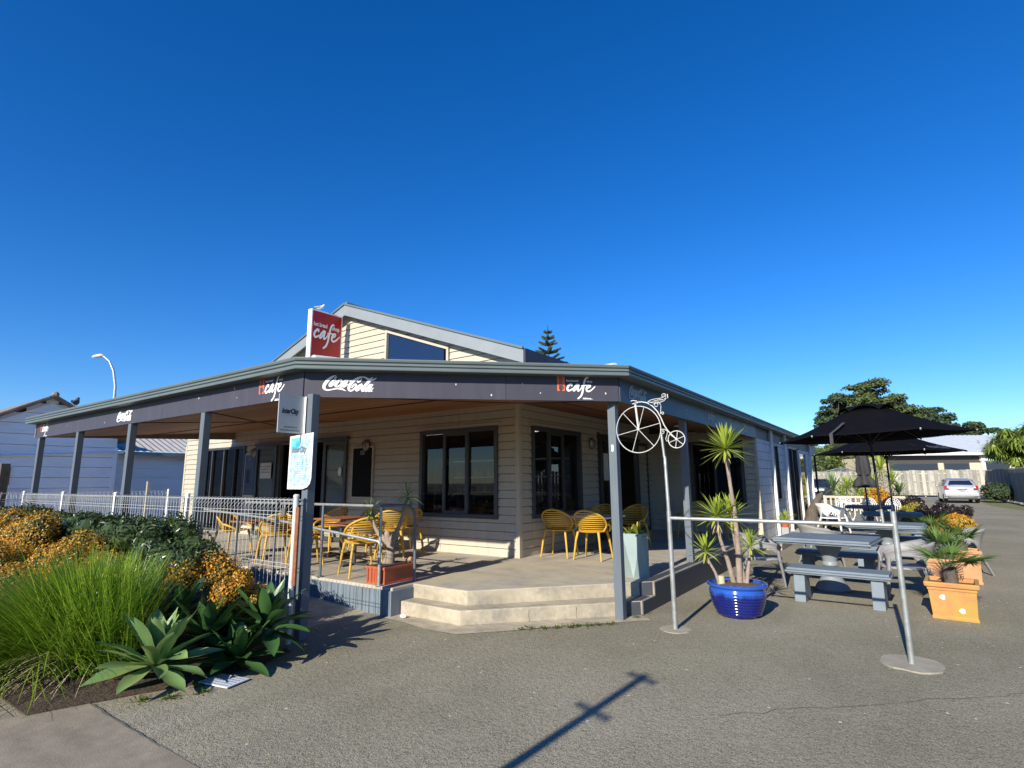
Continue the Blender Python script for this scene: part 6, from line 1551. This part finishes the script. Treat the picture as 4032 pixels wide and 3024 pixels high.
mb.bar((.03,-3.9,3.08),(.03,-2.62,3.78),.04,.06,(1,0,0)); mb.bar((.03,-1.4,3.12),(.03,-2.58,3.78),.04,.06,(1,0,0)); mb.build('barge_board', m_nb, t)
mb = MB(); vs = []
for k in range(71): b0 = -.93+k*.1; vs += [(-.62,b0,2.57+.03*abs(math.sin(k*1.5708))),(-3.5,b0,3.6+.03*abs(math.sin(k*1.5708)))]
mb.add(vs, [(2*k,2*k+1,2*k+3,2*k+2) for k in range(70)]); mb.build('lean_to_roof', M('grey_tile', (.40,.38,.36), .8, .1, 5), t, fix=False)
MB().box(-.68,-.55,-.9,6.0,2.46,2.56).build('gutter', M('grey_gutter', (.26,.29,.30), .5), t)
MB().tube([(.06,-9,1.95),(.06,-3.5,2.30),(.06,-.75,2.49)], .03, 8).build('water_pipe', m_white, t, smooth=60)
MB().tube([(.05,-6,1.33),(.05,-2.9,1.40)], .015, 6).build('low_pipe', m_white, t)
MB().tube([(.05,-3.32,1.55),(.05,-3.32,2.02)], .04, 6).build('rusty_vent', m_rust, t)
MB().box(-.05,.05,-1.0,-.9,0,2.62).build('corner_board', m_nb, t)
x_,y_ = -9.6,-4.36
tag(MB().box(-.07,.07,-.07,.07,0,1.98).build('timber_post', M('mossy_post', (.10,.085,.065), .9, .3, 9), None, loc=(x_,y_,0)), 'short dark timber post at the left picture edge', 'post')
tag(MB().box(-.035,.035,-.03,.03,0,1.62).build('stake', M('old_stake', (.35,.33,.30), .9), None, loc=P(11.4,-1.0,0)), 'thin grey stake beside the left end of the cafe wall', 'post')
t = thing('street_lamp', 'tall curved grey street lamp behind the verandah roof', 'lamp', (*OW(-33.1,45),0), math.atan2(.574,.819))
MB().tube([(0,0,0),(0,0,8.0),(-.05,0,9.6),(-.35,0,10.9),(-.8,0,11.75),(-1.3,0,12.15),(-1.5,0,12.2)], [.12,.11,.10,.09,.075,.06,.055], 10).build('pole', M('lamp_grey', (.42,.45,.48), .4, metal=.3), t, smooth=60)
MB().tube([(-1.35,0,12.25),(-1.6,0,12.24),(-2.1,0,12.16),(-2.35,0,12.12)], [.08,.17,.15,.03], 10, squash=1.0).build('lantern', M('lantern', (.5,.5,.5), .4), t, smooth=60)

# ---------------------------------------------------------------- small things on the ground
t = thing('floor_grate', 'white slotted plastic panel lying at the garden edge', 'panel', P(-.64,-5.10,.008), RAD(12))
mb = MB(); mb.box(-.16,.16,-.105,.105,0,.010); mb.build('plate', M('grate_white', (.62,.66,.72), .5), t, bevel=.003)
mb = MB()
for i in range(9):
    for j in range(5): mb.face((-.14+i*.032,-.09+j*.038,.0115),(-.12+i*.032,-.09+j*.038,.0115),(-.12+i*.032,-.077+j*.038,.0115),(-.14+i*.032,-.077+j*.038,.0115))
mb.build('slots', M('slot_grey', (.22,.25,.30), .6), t, fix=False)
tag(MB().tube([(-.035,0,.022),(.0,0,.024),(.035,.012,.02)], [.016,.024,.014], 8).build('crushed_cup', m_white, None, smooth=60, loc=P(-.33,-2.87,.005)), 'small crushed white cup on the asphalt by the steps', 'litter')
def weeds(label, pts, seed, n=40):
    rr = random.Random(seed); mb = MB()
    for a,b in pts:
        for i in range(n):
            az = rr.uniform(0,6.28); el = rr.uniform(.15,1.2); r_ = abs(rr.gauss(0,.035)); blade(mb, (-a+r_*math.cos(az), b+r_*math.sin(az), .002), (math.cos(az)*math.cos(el),math.sin(az)*math.cos(el),math.sin(el)), rr.uniform(.015,.05), .014, .5, 0, 2)
    o = mb.build('weeds', L_bush, None, fix=False); o['kind'] = 'stuff'; o['label'] = label; o['category'] = 'weeds'
rr = random.Random(6)
weeds('small green weeds along the terrace edges', [(-1.75-.085*k+rr.uniform(-.03,.03), -2.52+.09*k) for k in range(9)]+[(-2.55,-1.35),(-2.55,-1.1),(-2.52,-.6),(-2.5,-.25),(-2.5,.2),(-2.5,.6),(-2.52,.9),(-2.5,1.4)]+[(-.62,-5.5),(-.50,-5.63),(-.72,-5.3),(-.55,-5.25)], 7)
rr = random.Random(16); mb = MB()
for i in range(420):
    a = rr.uniform(-6.2,-.6); b = rr.uniform(-6,4.5)
    if a > -2.6 and b > -3: continue
    L = rr.uniform(.006,.022); az = rr.uniform(0,6.28); mb.add([(-a,b,.004),(-a+L*math.cos(az),b+L*math.sin(az),.005),(-a+L*math.cos(az)+.006*math.sin(az),b+L*math.sin(az)+.006*math.cos(az),.009)], [(0,1,2)])
o = mb.build('leaf_litter', L_dry, None, fix=False); o['kind'] = 'stuff'; o['label'] = 'scattered dry leaf crumbs on the asphalt'; o['category'] = 'leaf litter'

# ---------------------------------------------------------------- across the street, behind the viewer (seen in the window glass, and casting the pole shadow)
t = thing('street_sign_pole', 'steel pole with two short cross brackets standing behind the viewer', 'pole', P(-3.72,-9.3,0))
MB().tube([(0,0,0),(0,0,3.02)], .036, 10).build('pole', m_steel, t, smooth=60)
mb = MB(); mb.bar((-.16,0,2.60),(.16,0,2.60),.022,.03); mb.bar((-.14,0,2.985),(.14,0,2.985),.022,.03); mb.build('bracket', m_steel, t); t.location = P(-3.07,-9.3,0); t.rotation_euler = (0, RAD(11.9), 0)
for i,(a,b,h_,r_) in enumerate(((-6,-40,7,3.2),(2,-44,6.5,3),(10,-42,8,3.6),(18,-45,7,3.2),(-14,-40,7.5,3.4))):
    tree('street_tree', ('rounded tree across the street, behind the viewer','low tree across the street opposite the shop door','tall tree across the street opposite the garden','tree across the street farthest along the garden side','tree across the street opposite the driveway')[i], -a,b,h_,(0,0,h_*.58,r_,r_,h_*.36),L_conif,1800,.5,.6,400+i,.25,26,(.9,1.5),'trees across the street',.85,.75)
for i,(a,b,h_,r_) in enumerate(((-14.5,3,6.5,2.8),(-15,9,7.5,3.0),(-14.5,15,6,2.6),(-15,21,6.5,2.8))):
    tree('bushy_tree', ('tree over the side fence opposite the barrier','tree over the side fence opposite the umbrellas','tree over the side fence opposite the wing','tree over the side fence near the silver car')[i], -a,b,h_,(0,0,h_*.58,r_,r_,h_*.36),L_bush,1600,.4,.5,420+i,.25,24,(.8,1.3),'trees over the side fence',.85,.75)
t = thing('house', 'dark roofed house across the street behind the viewer', 'building', P(6,-36,0))
MB().box(-7,7,-4,4,0,2.9).build('wall', m_bluegrey, t); mb = MB(); mb.ext([(-7.6,-4.6,2.9),(-7.6,4.6,2.9),(-7.6,0,5.0)], (15.2,0,0)); mb.build('roof', M('dark_roof', (.04,.04,.045), .6), t)
